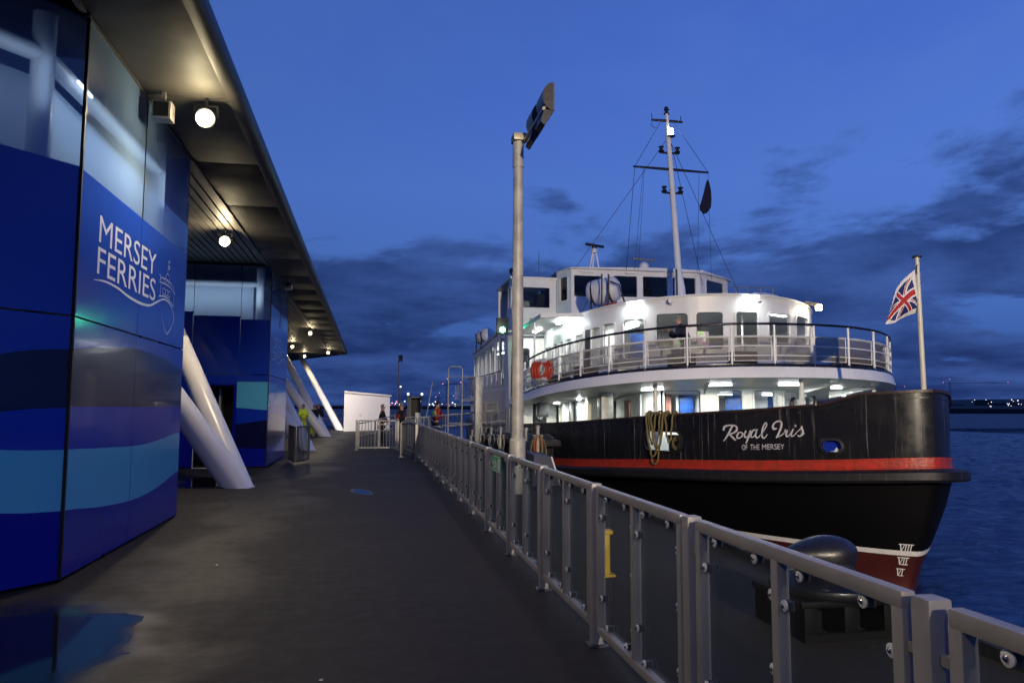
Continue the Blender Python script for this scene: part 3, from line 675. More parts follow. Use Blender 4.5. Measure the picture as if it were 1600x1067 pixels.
# ================================================================== GLASS RAILING
FX = 1.56; S0F = 1.92; STP = 1.607
FN = thing('glass_railing', (FX, S0F, 0), 'long grey metal railing with clear glass panes running along the quay towards the gates', 'railing')
b = MB(); w = .038
b.box((FX-w, S0F-w, .012), (FX+w, S0F+w, 1.095), 'fence_grey', ch=.010); b.box((FX-.065, S0F-.065, 0), (FX+.065, S0F+.065, .012), 'galv_dark'); post0 = b.build('post', None, FN, smooth=30)
def bolts_tab(b, y): pass
y0, y1 = S0F+.088, S0F+STP-.088
b = MB()
rw = .026
b.box((FX-rw, y0, 1.035), (FX+rw, y1, 1.09), ch=.012); b.box((FX-rw, y0, .11), (FX+rw, y1, .16), ch=.006)
for y in (y0, (y0+y1)/2-.025, y1-.05): b.box((FX-rw+.001, y, .155), (FX+rw-.001, y+.05, 1.04), ch=.005)
for zz in (.24, .92):
    b.box((FX-.01, S0F+.036, zz), (FX+.01, y0+.005, zz+.03)); b.box((FX-.01, y1-.005, zz), (FX+.01, S0F+STP-.036, zz+.03))
frame0 = b.build('panel_frame', 'fence_grey', FN, smooth=30)
ym = (y0+y1)/2; panes = [(y0+.06, ym-.035), (ym+.035, y1-.06)]
for a, c in panes:
    b = MB(); b.box((FX+.012, a-.015, .155), (FX+.022, c+.015, 1.045)); b.build('pane', 'pane_fence', frame0)
cl = MB(); cl.lathe([(.005, 0), (.022, .001), (.022, .007), (.014, .010)], (0, 0, 0), 'washer', n=12); cl.lathe([(.009, .008), (.009, .013), (.004, .018)], (0, 0, 0), 'bolt', n=8)
cl.box((-.017, -.017, -.03), (.017, .017, 0), 'galv_dark')
M90 = Matrix.Rotation(rad(-90), 4, 'Y'); cl.v = [tuple(M90 @ V(p)) for p in cl.v]
first = None
for a, c in panes:
    for yy, zz in ((a+.012, .30), (a+.012, .62), (a+.012, .90), (a+.14, 1.012), (c-.12, 1.012), (c-.012, .88), (c-.012, .35), (a+.12, .185), (c-.12, .185)):
        if first is None:
            cl.v = [(p[0]+FX-.006, p[1]+yy, p[2]+zz) for p in cl.v]; first = cl.build('clamp', None, frame0, smooth=40); fy, fz = yy, zz
        else: inst(first, (0, yy-fy, zz-fz), frame0)
NB = 14
def add_bay(k):
    p = inst(post0, (0, k*STP, 0), FN)
    f = inst(frame0, (0, k*STP, 0), FN)
    for ch in list(frame0.children): inst(ch, ch.location.copy(), f)
for k_ in range(-2, NB):
    if k_ == 0: continue
    add_bay(k_)
inst(post0, (0, NB*STP, 0), FN)
# emergency exit plate on the railing
t = thing('exit_plate', (FX-.035, 9.1, .93), 'small green emergency exit plate with running figure fixed to the glass railing', 'sign')
mpS = lambda u, z, o=0: V((FX-.035-o, 9.42-u, z))
b = MB(); b.box((FX-.033, 8.80, .845), (FX-.028, 9.42, 1.03)); b.build('plate', 'sign_green', t)
b = MB()
for a, c in (((.0, .845), (.62, .855)), ((.0, 1.02), (.62, 1.03)), ((0, .855), (.012, 1.02)), ((.608, .855), (.62, 1.02))): b.face([mpS(a[0], a[1], .001), mpS(c[0], a[1], .001), mpS(c[0], c[1], .001), mpS(a[0], c[1], .001)])
b.face([mpS(.42, .87, .001), mpS(.56, .87, .001), mpS(.56, 1.005, .001), mpS(.42, 1.005, .001)])
for q in ([(.20, .985), (.21, .985)], [(.22, .96), (.25, .92), (.31, .90), (.34, .87)], [(.25, .92), (.2, .89), (.14, .885)], [(.22, .96), (.29, .955), (.33, .93)], [(.22, .955), (.16, .94), (.15, .915)]): stroke(b, mpS, q, .028, off=.0015)
stroke(b, mpS, [(.04, .94), (.12, .94)], .02, off=.0015); stroke(b, mpS, [(.08, .97), (.04, .94), (.08, .91)], .02, off=.0015)
b.build('pictogram', 'print_white', t, merge=False, recalc=False)

# ================================================================== FERRY
CL, SB = 11.6, 14.0
FY = thing('ferry', (CL, SB, -2.1), 'black and white river ferry with red stripe moored along the quay', 'ferry')
def Bw(a): a = max(0, min(a, 46-a)); return 6.0*(1-(1-min(a, 19.3)/19.3)**2.3)**.72
z_top = lambda s: interp(s, [14.0, 14.33, 14.75, 14.92, 15.08, 15.24, 15.42, 15.65, 16.8, 18.87, 21.4, 24.1, 28.2, 36, 60], [1.975, 1.945, 1.915, 1.88, 1.81, 1.74, 1.69, 1.655, 1.55, 1.416, 1.255, 1.10, .945, .74, .9])
z_st = lambda s: interp(s, [14.0, 14.4, 15.3, 16.8, 20.3, 24.1, 28, 36, 60], [.59, .55, .465, .355, .165, -.075, -.2, -.35, -.2])
z_sb = lambda s: z_st(s)-.205
AA = [0, .03, .08, .15, .25, .4, .6, .85, 1.0, 1.1, 1.2, 1.3, 1.4, 1.5, 1.6, 1.7, 1.8, 1.95, 2.1, 2.3, 2.6, 3.3, 4, 5, 6, 7, 8, 9.5, 11, 13, 15, 17.5, 20, 23, 26, 30, 34, 37, 40, 42.5, 44.4, 45.5, 46]
near = [(CL-Bw(a), SB+a) for a in AA]; far = [(CL+Bw(a), SB+a) for a in AA]
HP = Path(near[::-1]+far[1:])          # from the far end up the quay side, round the bow and back
def hz(fn): return lambda u: fn(HP.s_at(u))
uN = lambda L, s: HP.uof(L, s)
u_bow = HP.uof(CL, SB)
# underwater and lower hull, tapering in
b = MB(); rows = []
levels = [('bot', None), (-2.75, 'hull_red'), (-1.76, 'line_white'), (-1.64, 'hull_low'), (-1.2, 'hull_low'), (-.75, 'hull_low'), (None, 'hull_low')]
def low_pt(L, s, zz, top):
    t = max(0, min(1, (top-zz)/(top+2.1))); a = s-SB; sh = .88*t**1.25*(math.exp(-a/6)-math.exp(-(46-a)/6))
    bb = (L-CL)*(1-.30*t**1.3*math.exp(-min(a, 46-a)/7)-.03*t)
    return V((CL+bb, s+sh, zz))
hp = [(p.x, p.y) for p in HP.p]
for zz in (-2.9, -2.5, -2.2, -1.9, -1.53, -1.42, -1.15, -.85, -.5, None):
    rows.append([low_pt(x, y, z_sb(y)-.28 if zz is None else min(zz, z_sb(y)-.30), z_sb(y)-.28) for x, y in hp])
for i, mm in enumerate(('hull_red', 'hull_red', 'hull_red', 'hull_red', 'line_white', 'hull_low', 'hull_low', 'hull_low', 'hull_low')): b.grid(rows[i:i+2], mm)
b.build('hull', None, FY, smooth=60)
# draught marks
def mpH(dx):
    def f(u, zz, o=0):
        p, n = HP.at(u); q = low_pt(p.x, p.y, zz, z_sb(p.y)-.28); return q+V((n.x, n.y, .12))*o
    return f
um = uN(11.30, 14.13)
def numeral(b, s, uc, zb, h=.155):
    ws = {'V': .12, 'I': .06}; tot = sum(ws[c] for c in s); x = uc-tot/2; mp = mpH(0)
    for c in s:
        if c == 'V': stroke(b, mp, [(x, zb+h), (x+.05, zb)], .026, off=.012); stroke(b, mp, [(x+.05, zb), (x+.10, zb+h)], .018, off=.013); x += .12
        else: stroke(b, mp, [(x+.015, zb+h), (x+.015, zb)], .024, off=.012); x += .06
    stroke(b, mp, [(uc-tot/2-.03, zb+h), (uc+tot/2, zb+h)], .02, off=.014); stroke(b, mp, [(uc-tot/2+.05, zb), (uc+tot/2, zb)], .02, off=.014)
b = MB()
for s_, zz in (('VIII', -1.43), ('VII', -1.73), ('VI', -1.99)): numeral(b, s_, um, zz)
b.build('draught_mark', 'line_white', FY, merge=False, recalc=False)
# rubbing strake
pro = [(.0, .0), (.31, -.02), (.36, -.06), (.37, -.21), (.33, -.27), (.0, -.30)]
b = MB(); R = []
for zo in pro:
    R.append([V((p.x+n.x*zo[0], p.y+n.y*zo[0], z_sb(p.y)+zo[1])) for p, n in zip(HP.p, HP.n)])
b.grid(R); b.build('rubbing_strake', 'strake_black', FY, smooth=30)
b = MB(); R = [[V((p.x+n.x*o, p.y+n.y*o, zf(p.y)+d)) for p, n in zip(HP.p, HP.n)] for zf, o, d in ((z_sb, .045, -.01), (z_sb, .045, .02), (z_sb, .012, .03), (z_st, .012, -.02), (z_st, .03, -.015), (z_st, .03, .02), (z_st, .0, .02))]
b.grid(R); b.build('red_stripe', 'stripe_red', FY, smooth=30)
# bulwark plating with openings
uf0, uf1 = uN(7.545, 20.07), uN(8.069, 18.765); uo0, uo1 = uN(9.957, 15.46), uN(10.246, 15.11)
H_f = ((uf0+uf1)/2, .72, abs(uf1-uf0)-.1, .50, .13); H_o = ((uo0+uo1)/2, .78, abs(uo1-uo0)-.02, .26, .125)
b = MB(); wall(b, HP.map, 0, HP.len, lambda u: z_st(HP.s_at(u))-.02, lambda u: z_top(HP.s_at(u)), [H_f, H_o], t=.07, st=.2, m='hull_black', mi='ship_white'); b.build('bulwark', None, FY, recalc=False, smooth=25)
b = MB(); R = []
for o, d in ((-.12, .0), (-.12, .05), (.05, .05), (.05, -.01), (.0, -.01)): R.append([V((p.x+n.x*o, p.y+n.y*o, z_top(p.y)+d)) for p, n in zip(HP.p, HP.n)])
b.grid(R); b.build('cap_rail', 'caprail', FY, smooth=30)
b = MB(); R = [[V((p.x+n.x*o, p.y+n.y*o, z_top(p.y)+d)) for p, n in zip(HP.p, HP.n)] for o, d in ((.0, -.10), (.018, -.10), (.018, -.135), (.0, -.135))]; b.grid(R); b.build('bulwark_moulding', 'hull_black', FY, smooth=30)
for nm, h, fw_ in (('fairlead_rim', H_f, .05), ('porthole_rim', H_o, .055)):
    inn = rrect(*h, seg=6); ou = rrect(h[0], h[1], h[2]+2*fw_, h[3]+2*fw_, h[4]+fw_, seg=6); b = MB(); n = len(inn)
    for (A, oa), (B, ob) in (((ou, .0), (ou, .045)), ((ou, .045), (inn, .06)), ((inn, .06), (inn, -.08))):
        for i in range(n): j = (i+1) % n; b.face([HP.map(*A[i], oa), HP.map(*A[j], oa), HP.map(*B[j], ob), HP.map(*B[i], ob)])
    if nm == 'porthole_rim':
        for i in range(0, n, 2): c = HP.map(*ou[i], .03); b.lathe([(.018, -.018), (.018, .018)], c, n=6)
    b.build(nm, 'black_metal', FY, smooth=40)
b = MB(); inn = rrect(*H_o, seg=6); b.face([HP.map(x, y, -.09) for x, y in inn]); pp_ = b.build('porthole_painted_view', 'port_blue', FY, recalc=False)  # blue sheet coloured as the sky and water reflection in the port
b = MB(); b.face([HP.map(uo0+(uo1-uo0)*x, .78+y, -.083) for x, y in ((.35, -.12), (.55, -.10), (.66, -.02), (.72, -.06), (.9, -.07), (.85, -.11), (.7, -.125))]); b.build('porthole_painted_white', 'line_white', pp_, recalc=False)  # white part of that view, coloured in on the sheet
# rivet lines and plate edges
b = MB()
def rivet(u, zz, r=.013):
    b.mesh([HP.map(u+r, zz, 0), HP.map(u, zz+r, 0), HP.map(u-r, zz, 0), HP.map(u, zz-r, 0), HP.map(u, zz, r*.8)], [(0, 1, 4), (1, 2, 4), (2, 3, 4), (3, 0, 4)])
for s_ in (14.42, 16.25, 18.2, 20.55, 23.6, 26.6):
    L = CL-Bw(s_-SB); u = uN(L, s_); zb_, zt_ = z_st(s_)+.05, z_top(s_)-.06; nn_ = int((zt_-zb_)/.055)
    for i in range(nn_):
        for du in (-.03, .03): rivet(u+du, zb_+(zt_-zb_)*i/nn_+(.0 if du < 0 else .02))
u = uN(CL-Bw(15), SB+15)
while u < HP.uof(CL+1, SB+.3):
    s_ = HP.s_at(u); rivet(u, z_top(s_)-.055, .010); rivet(u, z_st(s_)+.045, .009); u += .085
rv = b.build('rivet', 'hull_black', FY, merge=False); tag(rv, kind='stuff')
for s_ in (14.42, 16.25, 18.2, 20.55, 23.6, 26.6):
    L = CL-Bw(s_-SB); u = uN(L, s_); b = MB(); b.grid([[HP.map(u+du, z_, o) for du, o in ((-.055, .0), (-.05, .007), (.05, .007), (.055, 0))] for z_ in (z_st(s_)+.02, z_top(s_)-.02)]); b.build('plate_strap', 'hull_black', FY)
# name lettering
NT = [(1125, 8.595, 17.655), (1160, 8.899, 17.085), (1200, 9.245, 16.5), (1230, 9.503, 16.1), (1262, 9.777, 15.705)]
uT = [uN(L, s) for _, L, s in NT]; xT = [q[0] for q in NT]
def mpN(x, y, o=0):      # sign-writer's sheet: x runs along the plating, y down
    u = interp(x, xT, uT); s_ = HP.s_at(u); kz = interp(x, xT, [.01586, .01543, .01501, .01472, .01444]); zz = interp(x, xT, [.781, .805, .830, .847, .863])+(690-y)*kz
    return HP.map(u, zz, o)
mpW = lambda cx_, cy_, o=0: mpN(1120+cx_/8, 640+cy_/8, o)
b = MB()
SW = [([(95, 250), (105, 215), (150, 196), (215, 196), (258, 215), (255, 258), (215, 290), (165, 305)], [26, 30, 22, 16, 22, 28, 20, 14]),
      ([(205, 200), (165, 280), (130, 340), (92, 388)], [24, 26, 22, 12]), ([(165, 305), (200, 340), (240, 378)], [18, 26, 20]),
      ([(318, 285), (285, 285), (262, 320), (262, 350), (292, 352), (322, 325), (325, 292), (310, 282), (345, 300), (368, 285)], [12, 18, 22, 20, 16, 18, 18, 10, 10, 10]),
      ([(370, 268), (352, 310), (360, 345), (395, 330), (425, 280)], [18, 22, 20, 14, 16]), ([(430, 265), (405, 335), (385, 385), (368, 420)], [22, 20, 20, 12]), ([(400, 352), (430, 335)], [8, 10]),
      ([(500, 250), (465, 258), (438, 300), (440, 340), (470, 335), (500, 290), (512, 252)], [14, 20, 22, 20, 14, 14, 14]), ([(514, 248), (495, 305), (500, 345), (525, 345), (555, 315)], [20, 22, 20, 14, 10]),
      ([(555, 315), (600, 255), (632, 195), (628, 165), (605, 180), (580, 250), (572, 320), (588, 352), (612, 345), (640, 305)], [10, 14, 16, 14, 16, 22, 22, 20, 14, 8]),
      ([(755, 235), (722, 240), (712, 205), (735, 165), (785, 142), (822, 160), (815, 215), (785, 290), (755, 345)], [16, 26, 26, 18, 20, 22, 24, 24, 18]), ([(755, 345), (805, 325), (850, 290), (868, 255)], [14, 14, 12, 14]),
      ([(868, 250), (862, 268), (892, 268)], [18, 20, 16]), ([(892, 262), (872, 310), (885, 335), (915, 315), (940, 280)], [20, 22, 18, 12, 10]),
      ([(965, 245), (940, 295), (945, 330), (975, 320), (1010, 280)], [20, 22, 20, 12, 10]), ([(993, 200), (995, 202)], [32, 32]),
      ([(1010, 280), (1050, 245), (1080, 205), (1072, 225), (1085, 265), (1075, 310), (1040, 332), (1022, 320)], [10, 10, 14, 22, 24, 24, 18, 14]), ([(1045, 332), (1080, 315), (1105, 290)], [10, 10, 8])]
for pts, ww in SW: stroke(b, mpW, pts, ww, off=.014)
nm_ = b.build('name_lettering', 'letter_grey', FY, merge=False, recalc=False)
b = MB()
for word, x0, x1 in (('OF', 1159.2, 1168.4), ('THE', 1172.8, 1187.4), ('MERSEY', 1191.2, 1226)):
    vs, fs = text_mesh(word, .03); b.mesh([mpN(lerp(x0, x1, x), lerp(703.0, 694.5, y)-(x0+(x1-x0)*x-1159)*.022, .014) for x, y in vs], fs)
b.build('name_lettering', 'letter_grey', FY, merge=False, recalc=False)

# decks -------------------------------------------------------------
def fill_between(b, pts_n, pts_f, zf, m=None):
    for (a, c), (a2, c2) in zip(zip(pts_n, pts_n[1:]), zip(pts_f, pts_f[1:])): b.face([(*a, zf(a[1])), (*c, zf(c[1])), (*c2, zf(c2[1])), (*a2, zf(a2[1]))], m)
z_md = lambda s: interp(s, [13, 20, 30, 60], [.62, .25, -.1, -.1])
b = MB(); fill_between(b, [(CL-Bw(a)+.05, SB+a) for a in AA], [(CL+Bw(a)-.05, SB+a) for a in AA], z_md); b.build('main_deck', 'deck_green', FY)
def sup(front, A, B, n, end, m=26):
    P = []
    for i in range(m+1):
        t = math.pi/2*i/m; c, s_ = math.cos(t), math.sin(t); c = max(0, c); P.append((CL-B*(c**(2/n)), front+A-A*(s_**(2/n))))
    P = [(CL-B, end)]+P if end > front+A else P
    return P, [(2*CL-x, y) for x, y in P]
DN, DF = sup(19.1, 8, 6.05, 2.4, 29.7); DP = Path(DN+DF[::-1][1:])
z_pd = lambda s: 2.79-.085*(s-19.1) if s < 26.5 else 2.16-.03*(s-26.5)
b = MB(); R = []
for o, d, mm in ((-.10, .06, 0), (.0, .06, 0), (.0, .0, 0), (.02, -.03, 0), (.10, -.33, 0), (.06, -.345, 0), (-.05, -.32, 0)): R.append([V((p.x+n.x*o, p.y+n.y*o, z_pd(p.y)+d)) for p, n in zip(DP.p, DP.n)])
b.grid(R[:4], 'black_rail'); b.grid(R[3:], 'ship_white'); b.build('deck_fascia', None, FY, smooth=35)
b = MB(); fill_between(b, DN, DF, lambda s: z_pd(s)+.02, 'deck_green'); fill_between(b, DN, DF, lambda s: z_pd(s)-.31, 'ship_white'); b.build('promenade_deck', None, FY)
# saloon (upper) and house (main deck)
SN, SF = sup(22.0, 5.5, 4.7, 2.0, 29.7); SP = Path(SN+SF[::-1][1:])
z_sr = lambda s: 5.2-.09*(s-22.0) if s < 26 else 4.84-.06*(s-26)
WL = []
for L0, s0_, z0_, L1, s1_, hgt, zl in ((8.20, 23.7, 4.50, 8.72, 23.15, 1.25, 3.22), (9.02, 22.9, 4.62, 9.88, 22.36, 1.0, 3.5), (10.12, 22.29, 4.64, 10.93, 22.05, 1.15, 3.45), (11.33, 22.01, 4.66, 12.1, 22.03, 1.1, 3.52), (12.51, 22.1, 4.66, 13.46, 22.45, .9, 3.72), (13.8, 22.62, 4.66, 14.62, 23.3, .9, 3.75)):
    WL.append((SP.uof(L0, s0_), SP.uof(L1, s1_), zl, z0_, .12))
for L0, s0_, L1, s1_, z1_, zl in ((7.73, 24.40, 7.99, 23.95, 4.42, 3.05), (7.45, 24.9, 7.66, 24.5, 4.34, 3.0), (7.15, 25.75, 7.30, 25.3, 4.16, 2.95), (7.0, 26.45, 7.10, 26.0, 4.08, 2.92), (6.92, 27.1, 6.96, 26.7, 4.03, 2.9), (6.9, 27.9, 6.9, 27.4, 4.0, 2.88), (6.9, 29.4, 6.9, 28.35, 3.98, 2.86)):
    WL.append((SP.uof(L0, s0_), SP.uof(L1, s1_), zl, z1_, .08))
dr = (SP.uof(7.32, 25.22), SP.uof(7.44, 24.95), 2.35, 4.30, .03)
mir = [(SP.len-q[1], SP.len-q[0])+q[2:] for q in WL if q[2] < 3.1]
def hol(q): return ((q[0]+q[1])/2, (q[2]+q[3])/2, abs(q[1]-q[0]), q[3]-q[2], q[4])
WH = [hol(q) for q in WL]+[hol(dr)]+[hol(q) for q in mir]
b = MB(); wall(b, SP.map, 0, SP.len, lambda u: z_pd(SP.s_at(u)), lambda u: z_sr(SP.s_at(u)), WH, t=.08, st=.18, m='ship_white', mi='ship_white', margin=.012); b.build('saloon_wall', None, FY, recalc=False, smooth=40)
for q in WL+mir: window(SP.map, hol(q), FY, fw=.045 if q[4] > .1 else .03)
q = hol(dr); b = MB(); wall(b, SP.map, q[0]-q[2]/2, q[0]+q[2]/2, lambda u: q[1]-q[3]/2, lambda u: q[1]+q[3]/2, [], t=.03, m='glass_dark_room'); b.v = [tuple(V(p)) for p in b.v]; b.build('saloon_door', 'glass_dark_room', FY)
b = MB(); R = [[V((p.x+n.x*o, p.y+n.y*o, z_sr(p.y)+d)) for p, n in zip(SP.p, SP.n)] for o, d in ((-.10, -.02), (-.10, .0), (-.02, .045), (.035, .035), (.045, .0), (.03, -.03), (.0, -.03))]; b.grid(R)
fill_between(b, SN, SF, lambda s: z_sr(s)-.01); b.build('saloon_roof', 'ship_white', FY, smooth=40)
b = MB(); fill_between(b, [(CL-(CL-x)*.985, y+.08) for x, y in SN], [(CL+(x-CL)*.985, y+.08) for x, y in SF], lambda s: z_sr(s)-.12); b.build('saloon_ceiling', 'white_paint', FY)
# saloon inside: partition, seats, tubes
b = MB(); b.box((7.6, 28.2, 2.3), (15.6, 28.26, 4.6)); b.box((8.6, 25.2, 2.3), (8.66, 28.2, 4.6)); b.build('saloon_partition', 'interior_grey', FY)
b = MB(); b.box((10.2, 24.3, 2.4), (11.5, 24.36, 4.25)); b.build('poster', 'poster_green', FY)
for i in range(5):
    b = MB(); x = 9.2+i*1.1; b.box((x, 23.6+abs(i-2)*.3, 2.4), (x+.8, 24.0+abs(i-2)*.3, 2.95), ch=.03); b.box((x, 23.95+abs(i-2)*.3, 2.95), (x+.8, 24.05+abs(i-2)*.3, 3.5), ch=.03); b.build('saloon_seat', 'seat_dark', FY, smooth=30)
for i in range(4):
    b = MB(); x = 9.0+i*1.7; b.box((x, 24.9, 2.35), (x+1.2, 25.4, 2.95), ch=.03); b.box((x, 25.35, 2.95), (x+1.2, 25.46, 3.45), ch=.03); b.build('saloon_seat', 'blue_box' if i % 2 else 'seat_dark', FY, smooth=30)
for x, y, mm in ((8.9, 25.0, 'poster_blue'), (12.2, 28.0, 'poster_red'), (13.2, 28.0, 'poster_blue')):
    b = MB(); b.box((x, y, 3.3), (x+.7, y+.03, 4.2)); b.build('poster', mm, FY)
for x in (9.4, 11.0, 12.9): b = MB(); b.tube([(x, 24.6, 2.35), (x, 24.6, 4.95)], .035, n=8); b.build('saloon_pole', 'white_paint', FY, smooth=40)
def strip(x0, y0, x1, y1, zz, nm='ceiling_lamp', w=.16, m='light_white'):
    b = MB(); b.bar((x0, y0, zz), (x1, y1, zz), w, .05, m); return b.build(nm, None, FY)
for x0, y0, x1, y1, zz in ((7.9, 25.3, 7.5, 27.0, 4.6), (7.5, 27.5, 7.5, 28.9, 4.45), (9.3, 23.6, 10.2, 23.2, 4.92), (11.6, 23.0, 12.8, 23.1, 4.95), (13.6, 23.8, 14.4, 24.3, 4.85), (9.5, 26, 9.5, 27.4, 4.6), (8.1, 24.6, 8.6, 24.2, 4.72)): strip(x0, y0, x1, y1, zz)
sal = [o for o in FY.children if o.name.startswith('ceiling_lamp')]
for loc, pw, sz in (((8.0, 26.5, 4.5), 34, .5), ((10.2, 23.6, 4.7), 80, .8), ((12.8, 23.6, 4.7), 85, .8), ((14.6, 25.0, 4.5), 45, .6)): light('lamp_glow', 'AREA', loc, pw, (.95, .97, 1), sal[0], sz, (0, 0, 0))
# main-deck house
MN, MF = sup(22.0, 5.0, 4.6, 2.3, 23.2) if False else sup(22.0, 5.5, 4.7, 2.0, 23.4)
MNc = [(x, y) for x, y in MN if y <= 23.3]; MFc = [(x, y) for x, y in MF if y <= 27.0]
MNc = [(8.72, 27.0), (8.72, 23.3)]+MNc if MNc[0][0] > 8.72 else [(MNc[0][0]-.02, 27.0)]+MNc
MP = Path(MNc+MFc[::-1][1:])
HW = []
for L0, s0_, L1, s1_ in ((9.22, 22.77, 10.21, 22.25), (10.73, 22.1, 11.49, 22.01), (11.88, 22.01, 12.66, 22.15), (13.05, 22.28, 13.8, 22.65), (14.2, 22.9, 14.9, 23.55), (15.2, 23.9, 15.6, 24.6)):
    HW.append((MP.uof(L0, s0_), MP.uof(L1, s1_), .95, 2.17, .10))
b = MB(); wall(b, MP.map, 0, MP.len, lambda u: .2, lambda u: z_pd(MP.s_at(u))-.30, [hol(q) for q in HW], t=.07, st=.2, m='ship_white', mi='interior_grey', margin=.012); b.build('house_wall', None, FY, recalc=False, smooth=40)
for q in HW: window(MP.map, hol(q), FY, fw=.05)
b = MB(); b.box((8.9, 25.4, .1), (15.5, 25.46, 2.3)); b.box((9.0, 23.6, .1), (9.06, 25.4, 2.3)); b.build('house_partition', 'interior_grey', FY)
for x0, x1, mm in ((9.55, 9.95, 'poster_red'), (10.25, 10.75, 'poster_blue'), (11.0, 11.3, 'poster_blue'), (11.9, 12.6, 'poster_blue'), (13.5, 14.1, 'poster_blue')):
    b = MB(); b.box((x0, 24.0, 1.0), (x1, 24.04, 2.05)); b.build('poster', mm, FY)
for x in (9.5, 10.15, 10.9, 11.5, 12.8): b = MB(); b.box((x, 24.05, .2), (x+.08, 24.2, 2.3)); b.build('house_pillar', 'white_paint', FY)
for x0, y0, x1, y1 in ((10.9, 23.2, 11.7, 23.1), (12.9, 23.3, 13.6, 23.5), (9.6, 24.9, 10.6, 24.9)): strip(x0, y0, x1, y1, 2.06, w=.05, m='strip_int')
for x, y in ((10.4, 23.3), (12.6, 23.2), (14.4, 24.4)): light('lamp_glow', 'AREA', (x, y, 1.97), 40, (.9, .97, 1), sal[1], .6, (0, 0, 0))
# deckhead lamps under the promenade deck on the side towards the bow
def decklamp(x, y, pw, sx=.7, sy=.07, rot=0, col=(.90, 1, .97)):
    zz = z_pd(y)-.33; b = MB(); c, s_ = math.cos(rot), math.sin(rot); b.bar((x-c*sx/2, y-s_*sx/2, zz-.03), (x+c*sx/2, y+s_*sx/2, zz-.02), sy, .03, 'light_white'); o = b.build('deckhead_lamp', None, FY)
    light('lamp_glow', 'AREA', (x, y, zz-.08), pw*1.7, col, o, sx, (0, 0, rot), sy=sy)
for a in ((7.2, 25.6, 26, .7, .07, rad(80)), (7.0, 28.0, 22, .7, .07, rad(90)), (8.6, 22.2, 24, .7, .07, rad(-40)), (10.2, 20.9, 20, .7, .07, rad(-15)), (12.3, 20.6, 26), (14.3, 21.3, 22, .7, .07, rad(35)), (16.1, 23.6, 14, .7, .07, rad(60))): decklamp(*a)
for x, y in ((8.3, 21.2), (12.15, 19.75), (15.6, 21.3)):
    b = MB(); b.tube([(x, y, z_md(y)), (x, y, z_pd(y)-.3)], .065, n=12); b.build('deck_stanchion', 'ship_white', FY, smooth=40)
for x, y, dx, dy in ((9.4, 20.5, .55, .95), (13.4, 20.2, -.35, 1.1), (15.4, 21.4, -.7, .9)):
    b = MB(); zz = z_pd(y)-.33; b.mesh([(x, y-.6, zz), (x+dx, y+dy, zz), (x+dx, y+dy, zz-.32), (x+.04, y-.6, zz), (x+dx+.04, y+dy, zz), (x+dx+.04, y+dy, zz-.32)], [(0, 1, 2), (3, 5, 4), (0, 3, 4, 1), (1, 4, 5, 2), (0, 2, 5, 3)]); b.build('bracket', 'ship_white', FY)
# recessed side passage between house and midship block (pillars, doors)
b = MB(); b.box((8.6, 23.3, -.1), (8.66, 29.6, 2.05)); b.build('passage_wall', 'ship_white', FY)
for y, w_, mm in ((23.45, .5, 'galv'), (25.0, .35, 'cream_paint'), (26.3, .3, 'white_paint'), (27.2, .3, 'galv'), (28.2, .28, 'white_paint'), (29.0, .2, 'cream_paint')):
    b = MB(); b.box((7.35, y, -.1), (7.75, y+w_, z_pd(y)-.32), ch=.02); b.build('passage_pillar', mm, FY, smooth=30)
for y, mm in ((24.2, 'door_wood'), (25.7, 'glass_dark_room'), (26.8, 'door_wood'), (27.8, 'poster_green')):
    b = MB(); b.box((8.54, y, .0), (8.598, y+.5, 1.85), ch=.02); b.build('passage_door', mm, FY, smooth=30)
# railing of the promenade deck
RB = []
u = uN(0, 0)
u0_, u1_ = .15, DP.len-.15
nst = 23; du = (u1_-u0_)/nst
stm = None
for i in range(nst+1):
    uu = u0_+du*i; s_ = DP.s_at(uu); zz = z_pd(s_)
    b = MB(); p = DP.map(uu, zz, -.03); b.tube([p, p+V((0, 0, 1.13))], .032, n=8); b.build('rail_stanchion', 'ship_white', FY, smooth=40)
def along(u0, u1, zf, off, st=.3): return [DP.map(x, zf(DP.s_at(x)), off) for x in steps(u0, u1, st)]
b = MB(); b.tube(along(0, DP.len, lambda s: z_pd(s)+1.16, -.03), .036, n=10); b.build('handrail', 'black_rail', FY, smooth=50)
for hgt in (.28, .55, .82):
    b = MB(); b.tube(along(0, DP.len, lambda s: z_pd(s)+hgt, -.03), .019, n=6); b.build('rail', 'ship_white', FY, smooth=50)
for i in range(nst):
    a, c = u0_+du*i+.07, u0_+du*(i+1)-.07
    b = MB()
    for hgt in (.14, .80): b.tube(along(a, c, lambda s: z_pd(s)+hgt, -.07), .012, n=6)
    for uu in (a, c): b.tube([DP.map(uu, z_pd(DP.s_at(uu))+h_, -.07) for h_ in (.14, .80)], .014, n=6)
    f = b.build('rail_panel', 'ship_white', FY, smooth=50)
    b = MB(); b.grid([along(a, c, lambda s: z_pd(s)+h_, -.075) for h_ in (.14, .80)]); b.build('netting', 'netting', f, recalc=False)
# bench boxes and lockers on the deck near the rail
for i in range(9):
    uu = 3.2+i*1.9; s_ = DP.s_at(uu); p = DP.map(uu, z_pd(s_), -.55); b = MB(); b.box((p.x-.35, p.y-.22, p.z+.02), (p.x+.35, p.y+.22, p.z+.42), ch=.02); b.build('deck_bench', 'seat_dark' if i % 3 else 'plastic_white', FY, smooth=30)
